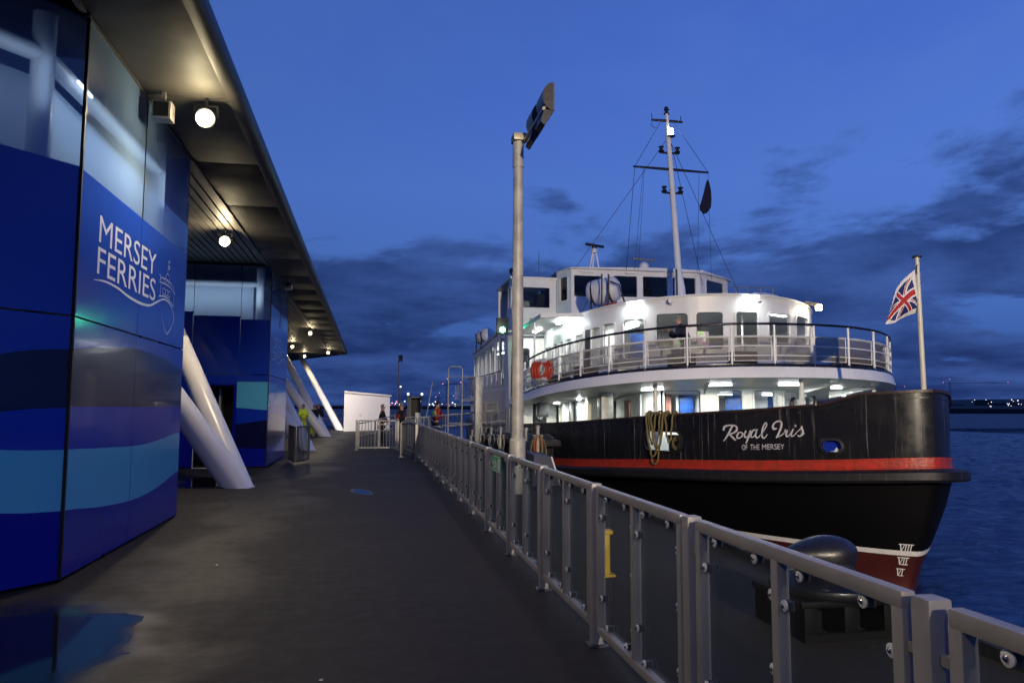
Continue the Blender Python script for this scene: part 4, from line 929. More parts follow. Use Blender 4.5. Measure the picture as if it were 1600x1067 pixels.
# awning over the quay side walkway
b = MB(); R = []
for y, zz in ((25.0, 4.78), (26.5, 4.74), (29.7, 4.62)): R.append([V((5.72, y, zz)), V((6.9, y, zz+.06))])
b.grid(R); R2 = [[p-V((0, 0, .07)) for p in r] for r in R]; b.grid(R2); b.bar((5.72, 25.0, 4.74), (5.72, 29.7, 4.58), .07, .13); b.bar((5.72, 25.0, 4.73), (7.2, 24.95, 4.80), .07, .13); b.build('awning', 'ship_white', FY)
for y in (26.1, 29.4): b = MB(); b.tube([(5.72, y, z_pd(y)), (5.72, y, 4.62)], .032, n=8); b.build('awning_post', 'ship_white', FY, smooth=40)
b = MB(); b.bar((6.7, 25.3, 4.68), (6.7, 26.6, 4.66), .14, .06, 'light_cool'); o = b.build('deckhead_lamp', None, FY); light('lamp_glow', 'AREA', (6.6, 26, 4.6), 8, (.88, 1, .97), o, 1.2, (0, 0, 0), sy=.2)
b = MB(); b.bar((6.4, 28.2, 4.62), (6.4, 29.2, 4.6), .14, .06, 'light_cool'); o = b.build('deckhead_lamp', None, FY); light('lamp_glow', 'AREA', (6.35, 28.7, 4.54), 9, (.88, 1, .97), o, 1.0, (0, 0, 0), sy=.2)
# wall flood lights on the saloon front
def wallamp(L, s_, zz, pw, r=.05, col=(.9, .98, 1)):
    u = SP.uof(L, s_); p = SP.map(u, zz, .10); n = SP.at(u)[1]; b = MB(); q = SP.map(u, zz, 0)
    b.bar((q.x, q.y, q.z+.03), (p.x, p.y, p.z+.03), .2, .05, 'white_paint'); t_ = V((-n.y, n.x, 0)); b.bar(p-t_*.22, p+t_*.22, .10, .05, 'light_white'); o = b.build('wall_lamp', None, FY)
    light('lamp_glow', 'AREA', p+V((n.x*.22, n.y*.22, -.03)), pw*1.2, col, o, .6, (0, 0, math.atan2(t_.y, t_.x)), sy=.12)
wallamp(8.5, 23.38, 5.03, 9); wallamp(11.85, 22.0, 5.14, 11)

# ---- midship block, bridge wing, wheelhouse
def flatwall(nm, p0, p1, z0, z1, holes, m='ship_white', t=.06, glass='pane_clear', fw=.045, st=1.0, mi=None, fm='ship_white'):
    P = Path([p0, p1]); b = MB(); f0 = z0 if callable(z0) else (lambda u: z0); f1 = z1 if callable(z1) else (lambda u: z1)
    wall(b, P.map, 0, P.len, f0, f1, holes, t=t, st=st, m=m, mi=mi or m, margin=.02); b.build(nm, None, FY, recalc=False)
    for h in holes: window(P.map, h, FY, fw=fw, gm=glass, t=t, fm=fm)
    return P
WG = 7.42
# front face of the block and bridge wing: path runs from the quay side inboard (outward = towards the bow)
flatwall('block_front', (5.58, 29.7), (WG, 29.7), 4.6, 6.80, [(1.0, 6.05, 1.12, .84, .05)], glass='pane_dark'); flatwall('block_front', (5.58, 29.7), (WG, 29.7), -.1, 4.6, [(.40, 3.57, .66, .84, .10)], glass='pane_dark')
b = MB(); b.box((5.72, 29.675, .0), (6.2, 29.698, 1.78), ch=.01); dd = b.build('block_door', 'ship_white', FY, smooth=30)
b = MB(); b.box((5.80, 29.66, .9), (5.84, 29.675, 1.0)); b.build('door_handle', 'black_metal', dd)
b = MB(); b.box((6.45, 29.67, .35), (7.0, 29.698, 1.85), ch=.02); b.build('block_door', 'glass_dark_room', FY, smooth=30)
b = MB(); b.lathe([(.01, 0), (.17, .01), (.17, .05), (.01, .06)], (0, 0, 0), n=16, sy=1.9); mt_ = Matrix.Translation((6.72, 29.66, 1.45)) @ Matrix.Rotation(rad(90), 4, 'X'); b.v = [tuple(mt_ @ V(p)) for p in b.v]; b.build('round_vent', 'plastic_white', FY, smooth=40)
b = MB(); b.box((7.42, 29.7, 2.0), (17.0, 29.76, 5.0)); b.build('block_front_upper', 'ship_white', FY)
b = MB(); b.box((5.6, 29.64, 4.40), (17.5, 29.698, 4.47)); b.build('ledge', 'galv_dark', FY)
# quay side of the block: raking buttress, then glazed screens
P1 = Path([(5.6, 40.9), (5.6, 31.3)]); P0 = Path([(5.6, 31.3), (5.58, 29.7)])
flatwall('block_side', (5.6, 31.3), (5.58, 29.7), -.1, lambda u: 6.80 if u > .8 else 4.95+u*2.3, [(1.15, 6.05, .55, .84, .05)], glass='pane_dark', st=.4)
b = MB(); b.mesh([(5.58, 29.7, 4.5), (5.58, 29.72, 6.85), (5.44, 29.9, 4.5), (5.58, 31.0, 4.6), (5.5, 29.7, .5), (5.5, 30.2, .5), (5.58, 31.5, 4.4)], [(4, 5, 6, 2), (4, 2, 0), (2, 6, 3), (0, 2, 3, 1)]); b.build('buttress', 'ship_white', FY)
zr_ = lambda u: 4.50+.38*u/9.6
big = [(.75+1.36*i, 3.42+.05*i, 1.18, 1.75, .06) for i in range(7)]
lowm = [(2.2+.62*i+(.3 if i > 3 else 0), 1.22, .34, 1.15, .05) for i in range(9)]
P1 = flatwall('side_screen', (5.6, 40.9), (5.6, 31.3), 2.35, zr_, big, t=.08)
flatwall('block_side', (5.6, 40.9), (5.6, 31.3), -.1, 2.35, lowm, m='cream_paint', t=.06, glass='pane_dark', fm='cream_paint')
for i in range(7):
    b = MB(); b.tube([(5.5, 31.9+1.36*i, 3.15), (5.5, 33.1+1.36*i, 3.15)], .03, n=6); b.build('side_rail', 'black_rail', FY)
    b = MB(); b.box((5.53, 31.9+1.36*i, 2.55), (5.56, 32.95+1.36*i, 3.10)); b.build('side_board', 'plastic_white', FY)
b = MB(); b.box((8.5, 31.3, 2.2), (8.56, 40.9, 4.5)); b.box((5.6, 40.9, -.1), (17.6, 40.96, 4.5)); b.build('inner_wall', 'ship_white', FY)
b = MB(); b.mesh([(5.5, 40.95, 4.50), (17.7, 40.95, 4.50), (17.7, 31.3, 4.93), (5.5, 31.3, 4.93), (5.5, 40.95, 4.60), (17.7, 40.95, 4.60), (17.7, 31.3, 5.03), (5.5, 31.3, 5.03)], [(0, 1, 2, 3), (4, 7, 6, 5), (0, 4, 5, 1), (3, 2, 6, 7), (0, 3, 7, 4), (1, 5, 6, 2)]); b.build('boat_deck', 'ship_white', FY)
b = MB(); b.box((5.62, 29.76, 2.05), (17.5, 40.9, 2.12)); b.box((5.66, 29.76, 4.6), (WG, 34, 4.66)); b.build('inner_floor', 'deck_green', FY)
for y in (32.4, 35.0, 37.6): strip(6.6, y, 6.6, y+1.3, 4.36)
light('lamp_glow', 'AREA', (6.8, 33.5, 4.2), 22, (.95, .97, 1), sal[2], 1, (0, 0, 0)); light('lamp_glow', 'AREA', (6.8, 37.5, 4.1), 20, (.95, .97, 1), sal[2], 1, (0, 0, 0))
light('lamp_glow', 'AREA', (6.4, 30.4, 4.2), 6, (.95, .97, 1), sal[2], .4, (0, 0, 0))
b = MB(); b.prism([(5.50, 29.62), (WG+.05, 29.62), (WG+.05, 33.2), (5.50, 33.2)], 6.80, 6.88); b.build('wing_roof', 'ship_white', FY)
b = MB(); b.box((5.6, 33.1, 4.9), (WG, 33.16, 6.8)); b.build('wing_back', 'ship_white', FY)
b = MB(); b.box((6.1, 30.4, 4.7), (7.0, 30.9, 5.7)); b.box((6.9, 30.9, 4.7), (7.3, 31.6, 6.4)); b.build('wing_console', 'glass_dark_room', FY)
WHP = [(WG, 29.66), (7.78, 28.70), (13.25, 28.70), (15.15, 30.1), (15.3, 33.0)]
def wside(a, c, holes, gl='pane_dark'): return flatwall('wheelhouse_wall', a, c, 4.6, 7.10, holes, t=.07, glass=gl, fw=.035)
def mid(a, c): return math.hypot(c[0]-a[0], c[1]-a[1])
wside(WHP[0], WHP[1], [(mid(WHP[0], WHP[1])/2, 6.35, .55, .95, .04)])
wside(WHP[1], WHP[2], [(.67, 6.42, 1.14, .86, .05), (2.24, 6.46, 1.0, .86, .05), (3.50, 6.48, 1.06, .84, .05), (4.75, 6.50, 1.0, .82, .05)])
wside(WHP[2], WHP[3], [(1.22, 6.55, 1.55, .72, .05)]); wside(WHP[3], WHP[4], [])
b = MB(); ro = [(WG-.05, 33), (WG-.05, 29.5), (7.70, 28.52), (13.32, 28.52), (15.35, 30.0), (15.45, 33)]
zf = lambda x: 7.10+.13*(1-((x-11.3)/4.2)**2)
xs_ = [WG-.05, 7.70, 9.5, 11.3, 13.32, 15.45]
b.prism(ro, 7.09, 7.11)
vs_ = [(x, y, zf(x)) for x, y in ro]+[(x, y, 7.10) for x, y in ro]+[(11.3, 28.52, 7.24), (11.3, 33, 7.24)]
b.mesh(vs_, [(0, 1, 7, 6), (1, 2, 8, 7), (2, 12, 3, 9, 8), (3, 4, 10, 9), (4, 5, 11, 10), (0, 13, 12, 2, 1), (13, 5, 4, 3, 12)]); b.build('wheelhouse_roof', 'ship_white', FY)
b = MB(); b.box((7.5, 32.9, 4.6), (15.3, 32.96, 7.1)); b.box((8.2, 30.2, 4.9), (14.8, 30.7, 6.0)); b.box((7.6, 29.0, 4.86), (15, 33, 4.9)); b.build('wheelhouse_console', 'glass_dark_room', FY)
for x in (8.4, 10.3, 12.1): b = MB(); b.bar((x-.3, 28.60, 6.99), (x+.3, 28.60, 6.99), .05, .06); b.build('wiper_box', 'ship_white', FY)
b = MB(); b.tube([(8.0, 28.55, 5.0), (8.5, 28.45, 6.1)], .008, n=5); b.build('stay_wire', 'black_metal', FY)
for x in (8.9, 11.9): b = MB(); b.box((x, 28.6, 4.95), (x+.22, 28.69, 5.2), ch=.01); b.build('junction_box', 'galv', FY, smooth=30)
b = MB(); b.tube([(9.8, 28.66, 4.7), (9.8, 28.66, 5.75), (13.0, 28.66, 5.75)], .02, n=6); b.build('conduit', 'galv', FY, smooth=40)
b = MB(); b.tube([(7.9, 28.6, 5.78), (13.2, 28.6, 5.86)], .018, n=6); b.build('grab_rail', 'ship_white', FY, smooth=40)
for x, y in ((10.2, 24.0), (13.2, 24.2)): b = MB(); b.lathe([(.10, -.05), (.10, .22), (.19, .26), (.19, .33), (.08, .38)], (x, y, z_sr(y)), n=14); b.build('roof_vent', 'ship_white', FY, smooth=40)
b = MB(); b.box((6.3, 29.6, 5.0), (6.9, 29.66, 5.2)); b.build('name_box', 'galv', FY)
# aft house far along the ship
AN, AF = sup(0, 1, 1, 2, 0); AHP = Path([(6.5, 42.6), (6.4, 46), (6.6, 50), (7.4, 53.5), (9.2, 56.0), (11.6, 56.8)][::-1])
hs = [(x, 2.75, .7, .75, .08) for x in [5.8+1.15*i for i in range(8)]]
b = MB(); wall(b, AHP.map, 0, AHP.len, lambda u: .6, lambda u: 3.45, hs, t=.06, st=.5, m='ship_white', margin=.02); b.build('aft_house_wall', None, FY)
for h in hs: window(AHP.map, h, FY, fw=.04)
b = MB(); b.prism([(6.2, 42), (6.2, 50), (7.2, 54), (9.2, 56.6), (11.6, 57.4), (14, 56.6), (16, 54), (17, 50), (17, 42)], 3.45, 3.55); b.prism([(5.9, 42), (5.9, 50), (6.9, 54), (9.2, 57.3), (11.6, 58), (14, 57), (16.3, 54), (17.2, 50), (17.2, 42)], 1.95, 2.15); b.build('aft_deck', 'ship_white', FY)
o = strip(7.0, 45.5, 7.0, 46.5, 1.85); light('lamp_glow', 'AREA', (8.6, 47, 3.3), 12, (1, .97, .9), sal[3], 1, (0, 0, 0)); light('lamp_glow', 'AREA', (6.6, 46.5, 1.8), 12, (1, .97, .9), sal[3], .6, (0, 0, 0))
b = MB()
for i in range(14):
    y = 41.5+i*.9; b.tube([(5.95, y, 2.1), (5.95, y, 3.1)], .02, n=5)
for zz in (2.4, 2.75, 3.1): b.tube([(5.95, 41.5, zz), (5.95, 53.2, zz)], .02, n=5)
b.build('aft_railing', 'galv', FY)
# funnel base and deck details behind the wheelhouse
for x0, x1 in ((15.4, 17.2),):
    for zz in (6.7, 7.0): b = MB(); b.tube([(x0, 31, zz), (x1+.6, 31, zz)], .02, n=6); b.tube([(x0, 33, zz), (x1+.6, 33, zz)], .02, n=6); b.build('roof_rail', 'galv', FY)
    for i in range(5): b = MB(); b.tube([(x0+i*.6, 31, 4.9), (x0+i*.6, 31, 7.0)], .02, n=6); b.build('roof_rail', 'galv', FY)
# mast
def ms(zz): return 26.8+(zz-5)*1.25/8.7
mp_ = lambda L, zz, ds=0: V((CL+L, ms(zz)+ds, zz))
b = MB(); b.tube([mp_(0, 4.7), mp_(0, 6.2), mp_(0, 6.9)], [.26, .20, .125], n=16); b.tube([mp_(0, 6.9), mp_(0, 9.5), mp_(0, 12.0), mp_(0, 13.5)], [.125, .115, .10, .07], n=16); mast = b.build('mast', 'ship_white', FY, smooth=40)
b = MB(); b.tube([mp_(-.22, 5.0, -.2), mp_(-.2, 6.0, -.2), mp_(-.12, 6.9, -.12)], .022, n=6); b.build('mast_cable', 'black_metal', mast)
def yard(zz, a, c, r, dz=0, m='black_metal'):
    b = MB(); b.tube([mp_(a, zz+dz), mp_(0, zz), mp_(c, zz-dz)], [r*.7, r, r*.7], n=8); return b.build('yard', m, mast, smooth=40)
yard(13.15, -.66, .66, .065); yard(11.05, -1.56, 1.60, .06, .03); yard(11.75, -.42, .42, .05); yard(10.05, -.42, .42, .05)
def navlamp(L, zz, m='black_metal', r=.10, h=.2):
    b = MB(); b.lathe([(r*1.2, 0), (r*1.2, .03), (r*.7, .05), (r*.7, h-.04), (r*1.1, h-.03), (r*1.1, h)], mp_(L, zz), n=10); return b.build('navigation_lamp', m, mast, smooth=30)
for L, zz in ((-.34, 11.80), (.34, 11.80), (-.34, 10.10), (.34, 10.10), (0, 13.45)): navlamp(L, zz)
navlamp(0, 13.65, r=.07, h=.1)
b = MB(); b.lathe([(.15, -.2), (.16, -.16), (.12, -.14)], mp_(.08, 12.62, -.15), n=12); b.build('lamp_shelf', 'black_metal', mast)
b = MB(); b.lathe([(.075, -.13), (.085, -.10), (.085, .1), (.06, .13)], mp_(.08, 12.62, -.15), n=12); b.build('mast_light', 'light_cool', mast, smooth=40)
for L in (-.64, .6): b = MB(); b.tube([mp_(L, 13.1), mp_(L, 13.42)], .015, n=5); b.build('aerial', 'black_metal', mast)
b = MB(); b.tube([mp_(-.63, 13.05), mp_(-.70, 12.9), mp_(-.52, 12.8)], .012, n=5); b.build('aerial', 'black_metal', mast)
def wire(p, q, r=.011): b = MB(); b.tube([p, q], r, n=5); b.build('stay_wire', 'black_metal', mast)
wire(mp_(-.3, 13.05), mp_(-1.5, 11.08)); wire(mp_(.35, 13.0), mp_(1.58, 11.03)); wire(mp_(-.1, 12.3), V((8.0, 29.0, 7.15))); wire(mp_(.1, 12.2), V((13.3, 28.6, 6.6)))
wire(mp_(.1, 12.2), V((14.9, 27.6, 5.0))); wire(mp_(-1.5, 11.05), V((10.0, 28.5, 7.1))); wire(mp_(-1.15, 11.05), V((10.35, 28.5, 7.1)), .007); wire(mp_(-1.1, 11.05), V((10.5, 28.5, 7.1)), .007)
wire(mp_(1.2, 11.0), V((12.9, 28.2, 6.9)), .008); wire(mp_(1.58, 11.0), V((13.5, 28.2, 6.8)), .007)
# radars
b = MB()
for dx, dy in ((-.22, 0), (.22, 0), (0, .3)): b.tube([(8.98+dx, 29.5+dy, 7.15), (8.98+dx*.3, 29.5+dy*.3, 8.0)], .035, n=8)
b.lathe([(.12, 7.95), (.14, 8.0), (.10, 8.12), (.05, 8.16)], (8.98, 29.5, 0), n=12); rt = b.build('radar_tripod', 'ship_white', FY, smooth=40)
b = MB(); b.tube([(8.58, 29.35, 8.27), (9.40, 29.6, 8.24)], [.06, .06], n=8); b.lathe([(.1, 8.14), (.1, 8.22)], (8.98, 29.5, 0), n=10); b.build('radar_scanner', 'black_metal', rt, smooth=40)
b = MB(); b.lathe([(.14, 7.15), (.14, 7.3), (.2, 7.33), (.2, 7.75), (.08, 7.85)], (11.5, 30.5, 0), n=14); rt = b.build('radar_pedestal', 'ship_white', FY, smooth=40)
b = MB(); b.tube([(10.95, 30.4, 7.98), (12.05, 30.6, 7.95)], .045, n=8); b.build('radar_scanner', 'galv', rt, smooth=40)
b = MB(); b.tube([(6.98, 31, 6.85), (6.98, 31, 8.2)], .012, n=5); b.build('aerial', 'black_metal', FY)
# horn / searchlight on the wing, speaker dome and flood light on the saloon
b = MB(); b.lathe([(.05, -.05), (.13, .0), (.15, .12), (.14, .14)], (0, 0, 0), n=14); mt_ = Matrix.Translation((5.55, 29.7, 7.10)) @ Matrix.Rotation(rad(100), 4, 'X') @ Matrix.Rotation(rad(30), 4, 'Y'); b.v = [tuple(mt_ @ V(p)) for p in b.v]; b.tube([(5.6, 29.75, 6.88), (5.58, 29.75, 7.05)], .03); b.build('searchlight', 'black_metal', FY, smooth=40)
b = MB(); b.lathe([(.01, -.05), (.10, -.045), (.10, .0), (.02, .03)], (0, 0, 0), n=14); mt_ = Matrix.Translation((9.35, 22.42, 5.0)) @ Matrix.Rotation(rad(90), 4, 'X'); b.v = [tuple(mt_ @ V(p)) for p in b.v]; b.build('speaker_dome', 'plastic_white', FY, smooth=40)
b = MB(); b.bar((14.45, 23.1, 5.18), (14.75, 22.85, 5.08), .14, .10); b.build('flood_bracket', 'lamp_housing', FY)
b = MB(); b.box((14.70, 22.78, 4.90), (14.86, 22.92, 5.08), ch=.02); fl = b.build('flood_lamp', 'light_warm', FY); light('lamp_glow', 'POINT', (14.86, 22.7, 4.86), 22, (1, .9, .68), fl, .06)
b = MB(); b.tube([(12.1, 21.96, 4.98), (12.1, 21.82, 4.96)], .035, n=10); b.build('deck_camera', 'black_metal', FY, smooth=40)
# hooks on the bulwark, notice frame
for s_ in (15.62, 15.95):
    L = CL-Bw(s_-SB)+.03; zz = z_top(s_)+.05; sg = -1 if s_ < 15.8 else 1
    b = MB(); b.tube([(L, s_+sg*.12, zz-.02), (L, s_+sg*.13, zz+.10), (L, s_+sg*.07, zz+.17), (L, s_-sg*.02, zz+.17)], [.06, .045, .035, .02], n=8); b.build('fairlead_horn', 'black_metal', FY, smooth=40)
b = MB(); L = 6.35; b.box((6.32, 28.3, 1.25), (6.75, 28.36, 1.92), ch=.01); nb = b.build('notice_board', 'black_metal', FY, smooth=30)
for x in (6.4, 6.66): b = MB(); b.tube([(x, 28.33, .9), (x, 28.33, 1.26)], .02, n=6); b.build('board_leg', 'black_metal', nb)
b = MB(); b.box((6.38, 28.285, 1.33), (6.69, 28.3, 1.84)); b.build('notice_sheet', 'galv_dark', nb)
# jackstaff
b = MB(); b.tube([(CL+.02, 14.22, .9), (CL-.0, 14.25, 4.88)], [.058, .045], n=14); js = b.build('jackstaff', 'cream_paint', FY, smooth=40)
b = MB(); b.lathe([(.10, 0), (.10, .025), (.03, .05)], (CL-.0, 14.25, 4.88), n=12); b.build('truck_cap', 'black_metal', js)

# ---- flag
t = thing('jack_flag', (CL-.18, 14.05, 4.1), 'white bordered union flag hanging from the white staff at the bow', 'flag')
K = [[(480, 195), (215, 500), (95, 860)], [(500, 475), (350, 600), (150, 905)], [(525, 765), (490, 770), (240, 890)]]   # rows: top, middle, bottom edge of the cloth
def q3(a, b_, c, t): return a*(1-t)*(1-2*t)+b_*4*t*(1-t)+c*t*(2*t-1)
def flagp(u, v):
    r = [[q3(K[j][0][i], K[j][1][i], K[j][2][i], u) for i in (0, 1)] for j in range(3)]
    X = q3(r[0][0], r[1][0], r[2][0], v); Y = q3(r[0][1], r[1][1], r[2][1], v)
    dx = (X-500)/7.62*.0142; dz = -(Y-475)/7.62*.0125
    dy = .07*math.sin(u*7+v*3.2)*u+.05*math.sin(v*8-u*2)*u+.22*u*(1-u)+.18*u*v
    return V((CL-.05+dx*.98, 14.22+dy, 4.14+dz))
def jack(u, v):
    m_ = .11; U = (u-m_*.62)/(1-2*m_*.62); Vv = (v-m_)/(1-2*m_)
    if not (0 < U < 1 and 0 < Vv < 1): return 'flag_white'
    x = U*60; y = Vv*30; dx = abs(x-30); dy = abs(y-15)
    if dx < 2.7 or dy < 2.7: return 'flag_red'
    if dx < 4.1 or dy < 4.1: return 'flag_white'
    d1 = (x*.5-y)/1.118; d2 = (x*.5-(30-y))/1.118
    for d, s_ in ((d1, 1), (-d2, 1)):
        if abs(d) < 2.2:
            side = 1 if x < 30 else -1
            if d*side > 0 and abs(d) < 1.5: return 'flag_red'
            return 'flag_white'
    return 'flag_blue'
NU, NV = 130, 90
b = MB(); G = [[flagp(i/NU, j/NV) for i in range(NU+1)] for j in range(NV+1)]
vs_ = [p for r in G for p in r]; base_i = 0; b.v = [tuple(p) for p in vs_]
for j in range(NV):
    for i in range(NU): b.f.append((j*(NU+1)+i, j*(NU+1)+i+1, (j+1)*(NU+1)+i+1, (j+1)*(NU+1)+i)); b.m.append(b.mi(jack((i+.5)/NU, (j+.5)/NV)))
fo = b.build('flag_cloth', None, t, smooth=180, recalc=False)
b = MB(); b.tube([(CL-.01, 14.23, 4.76), (CL-.05, 14.21, 4.63), (CL-.03, 14.22, 4.5)], .012, n=6); b.build('toggle', 'black_metal', t)
t = thing('signal_flag', tuple(mp_(1.55, 10.4)), 'dark limp signal flag hanging from the right end of the mast yard', 'flag')
b = MB(); R = []
for j, (xa, xb, zz) in enumerate(((1.52, 1.58, 10.72), (1.45, 1.60, 10.5), (1.36, 1.62, 10.2), (1.22, 1.62, 9.85), (1.08, 1.60, 9.55), (1.06, 1.50, 9.38), (1.25, 1.40, 9.28))):
    R.append([mp_(lerp(xa, xb, k/5), zz-.02*math.sin(k), .06*math.sin(k*1.8+j)) for k in range(6)])
b.grid(R); b.build('flag_cloth', 'flag_dark', t, smooth=180, recalc=False)

# ---- life-saving gear
def canister(c, ax, r, ln, label, cradle=True):
    t = thing('liferaft', (c[0], c[1], c[2]-r-.3), label, 'liferaft', 'liferaft canisters on the ferry')
    a = V(ax).normalized(); C0 = V(c); pr = [(-ln/2, r*.25), (-ln/2+.03, r*.62), (-ln/2+.12, r*.90), (-ln/2+.24, r), (-.05, r), (-.04, r*1.035), (.04, r*1.035), (.05, r), (ln/2-.24, r), (ln/2-.12, r*.90), (ln/2-.03, r*.62), (ln/2, r*.25)]
    b = MB(); b.tube([C0+a*q[0] for q in pr], [q[1] for q in pr], n=24); cz = b.build('canister', 'plastic_white', t, smooth=50)
    for o_ in (-ln*.27, ln*.27): b = MB(); b.tube([C0+a*(o_-.02), C0+a*(o_+.02)], r*1.02, n=24, cap=False); b.build('strap', 'galv_dark', cz)
    h = V((-a.y, a.x, 0))
    if cradle:
        for o_ in (-ln*.27, ln*.27):
            b = MB(); q = C0+a*o_
            b.tube([q-h*r*1.1+V((0, 0, .15)), q-h*r*.9-V((0, 0, r*.7)), q-V((0, 0, r*1.05)), q+h*r*.9-V((0, 0, r*.7)), q+h*r*1.1+V((0, 0, .15))], .028, n=6)
            b.tube([q-h*r*.9-V((0, 0, r*.7)), q-h*r*1.0-V((0, 0, r+.35))], .028, n=6); b.tube([q+h*r*.9-V((0, 0, r*.7)), q+h*r*1.0-V((0, 0, r+.35))], .028, n=6); b.build('cradle', 'black_metal', t, smooth=40)
    return t
t = canister((8.38, 26.4, 5.88), (.8, -.6, .12), .46, 1.25, 'white liferaft drum in a black cradle above the saloon beside the wheelhouse')
for dx in (.05, .30):
    b = MB(); b.bar((8.0+dx, 25.6, 4.85), (8.0+dx, 25.55, 6.35), .045, .045); b.build('launch_rail', 'black_metal', t)
b = MB(); b.tube([(8.35, 25.55, 6.1), (8.7, 25.6, 6.0), (9.0, 25.7, 5.2), (9.1, 25.7, 4.9)], .03, n=6); b.build('launch_rail', 'black_metal', t)
b = MB(); b.lathe([(.05, -.28), (.19, -.24), (.20, .2), (.08, .27)], (0, 0, 0), n=14); mt_ = Matrix.Translation((8.5, 25.9, 5.18)) @ Matrix.Rotation(rad(80), 4, 'Y'); b.v = [tuple(mt_ @ V(p)) for p in b.v]; tag(b.build('marker_float', 'orange', smooth=50), 'orange marker float lashed under the white liferaft drum beside the wheelhouse', 'float')
canister((15.2, 27.2, 5.72), (.95, .25, 0), .42, 1.4, 'white liferaft drum lying on the saloon roof right of the mast', False)
canister((5.75, 38.0, 5.22), (.3, -.95, .1), .38, 1.1, 'white liferaft drum in a cradle on the far boat deck left of the lamp post')
def lifebuoy(c, ang, label):
    t = thing('lifebuoy', c, label, 'lifebuoy', 'orange lifebuoys on the promenade railing')
    R_, r_ = .30, .062; n, m_ = 40, 10
    for seg in range(8):
        b = MB(); rows = []
        for i in range(seg*5, seg*5+6):
            a = 2*math.pi*i/n+rad(22.5); rows.append([V(c)+Matrix.Rotation(ang, 3, 'Z') @ V((0+r_*.9*math.sin(2*math.pi*k/m_), (R_+r_*math.cos(2*math.pi*k/m_))*math.cos(a), (R_+r_*math.cos(2*math.pi*k/m_))*math.sin(a))) for k in range(m_+1)])
        b.grid(rows); b.build('ring_segment' if seg % 4 not in (1,) else 'ring_band', 'orange' if seg % 4 != 1 else 'plastic_white', t, smooth=60)
    b = MB(); b.tube([V(c)+Matrix.Rotation(ang, 3, 'Z') @ V((0, (R_+.075)*math.cos(2*math.pi*k/24), (R_+.075)*math.sin(2*math.pi*k/24))) for k in range(25)], .008, n=5, cap=False); b.build('grab_line', 'rope_white', t)
s_ = 25.9
for i, dy in enumerate((0, .13, .26)):
    p = DP.map(DP.uof(5.95, 24.4+dy*.95), z_pd(24.5)+.52, .06+i*.05)
    lifebuoy(tuple(p), rad(40), ('nearest', 'middle', 'farthest')[i]+' of three orange lifebuoys hung together on the promenade railing')
# heaving lines over the bulwark at the fairlead
t = thing('mooring_line', (7.7, 19.3, 1.4), 'bights of green and ochre rope hung over the bulwark across the fairlead opening', 'rope')
def hl(u, zz, o=.05): return HP.map(u, zz, o)
ucx = (uf0+uf1)/2; zt_ = z_top(19.3)+.08
def bight(ua, ub, zl, o, r=.026):
    b = MB(); pts = [hl(ua, zt_-.1, -.12), hl(ua, zt_+.03, -.04), hl(ua, zt_, .08)]
    n_ = 14
    for i in range(n_+1):
        tt = i/n_; uu = lerp(ua, ub, tt); zz = zl+(zt_-.15-zl)*abs(2*tt-1)**2.2; pts.append(hl(uu+.015*math.sin(i*2.1), zz, o+.01*math.sin(i*1.3)))
    pts += [hl(ub, zt_, .08), hl(ub, zt_+.03, -.04), hl(ub, zt_-.1, -.12)]
    b.tube(pts, r, n=8); b.build('bight', 'rope', t, smooth=50)
du_ = uf1-uf0; sg_ = 1 if du_ > 0 else -1
for a, c, zl, o in ((-.55, .10, .10, .10), (-.50, .02, .30, .14), (-.18, -.42, .62, .12), (.15, -.30, .52, .16), (.48, .22, .70, .12)): bight(ucx+sg_*a, ucx+sg_*c, zl, o)
for a in (-.5, -.1, .2, .5):
    b = MB(); pts = [hl(ucx+sg_*(a+.03*math.cos(k)), zt_+.06*math.sin(k), .0+.1*math.cos(k)) for k in [i*.8 for i in range(9)]]; b.tube(pts, .024, n=7); b.build('turn', 'rope', t, smooth=50)
b = MB(); pts = [HP.map(ucx+sg_*.42+.16*math.cos(k*.7), .62+.14*math.sin(k*.7)+k*.004, -.10) for k in range(28)]; b.tube(pts, .026, n=7); b.build('coil', 'rope', t, smooth=50)
b = MB(); p = HP.map(ucx-sg_*.05, .3, -.45); b.lathe([(.14, 0), (.14, .5), (.19, .52), (.19, .58)], p, n=14); p = HP.map(ucx+sg_*.35, .3, -.45); b.lathe([(.14, 0), (.14, .5), (.19, .52), (.19, .58)], p, n=14); b.build('deck_bitts', 'black_metal', FY, smooth=40)

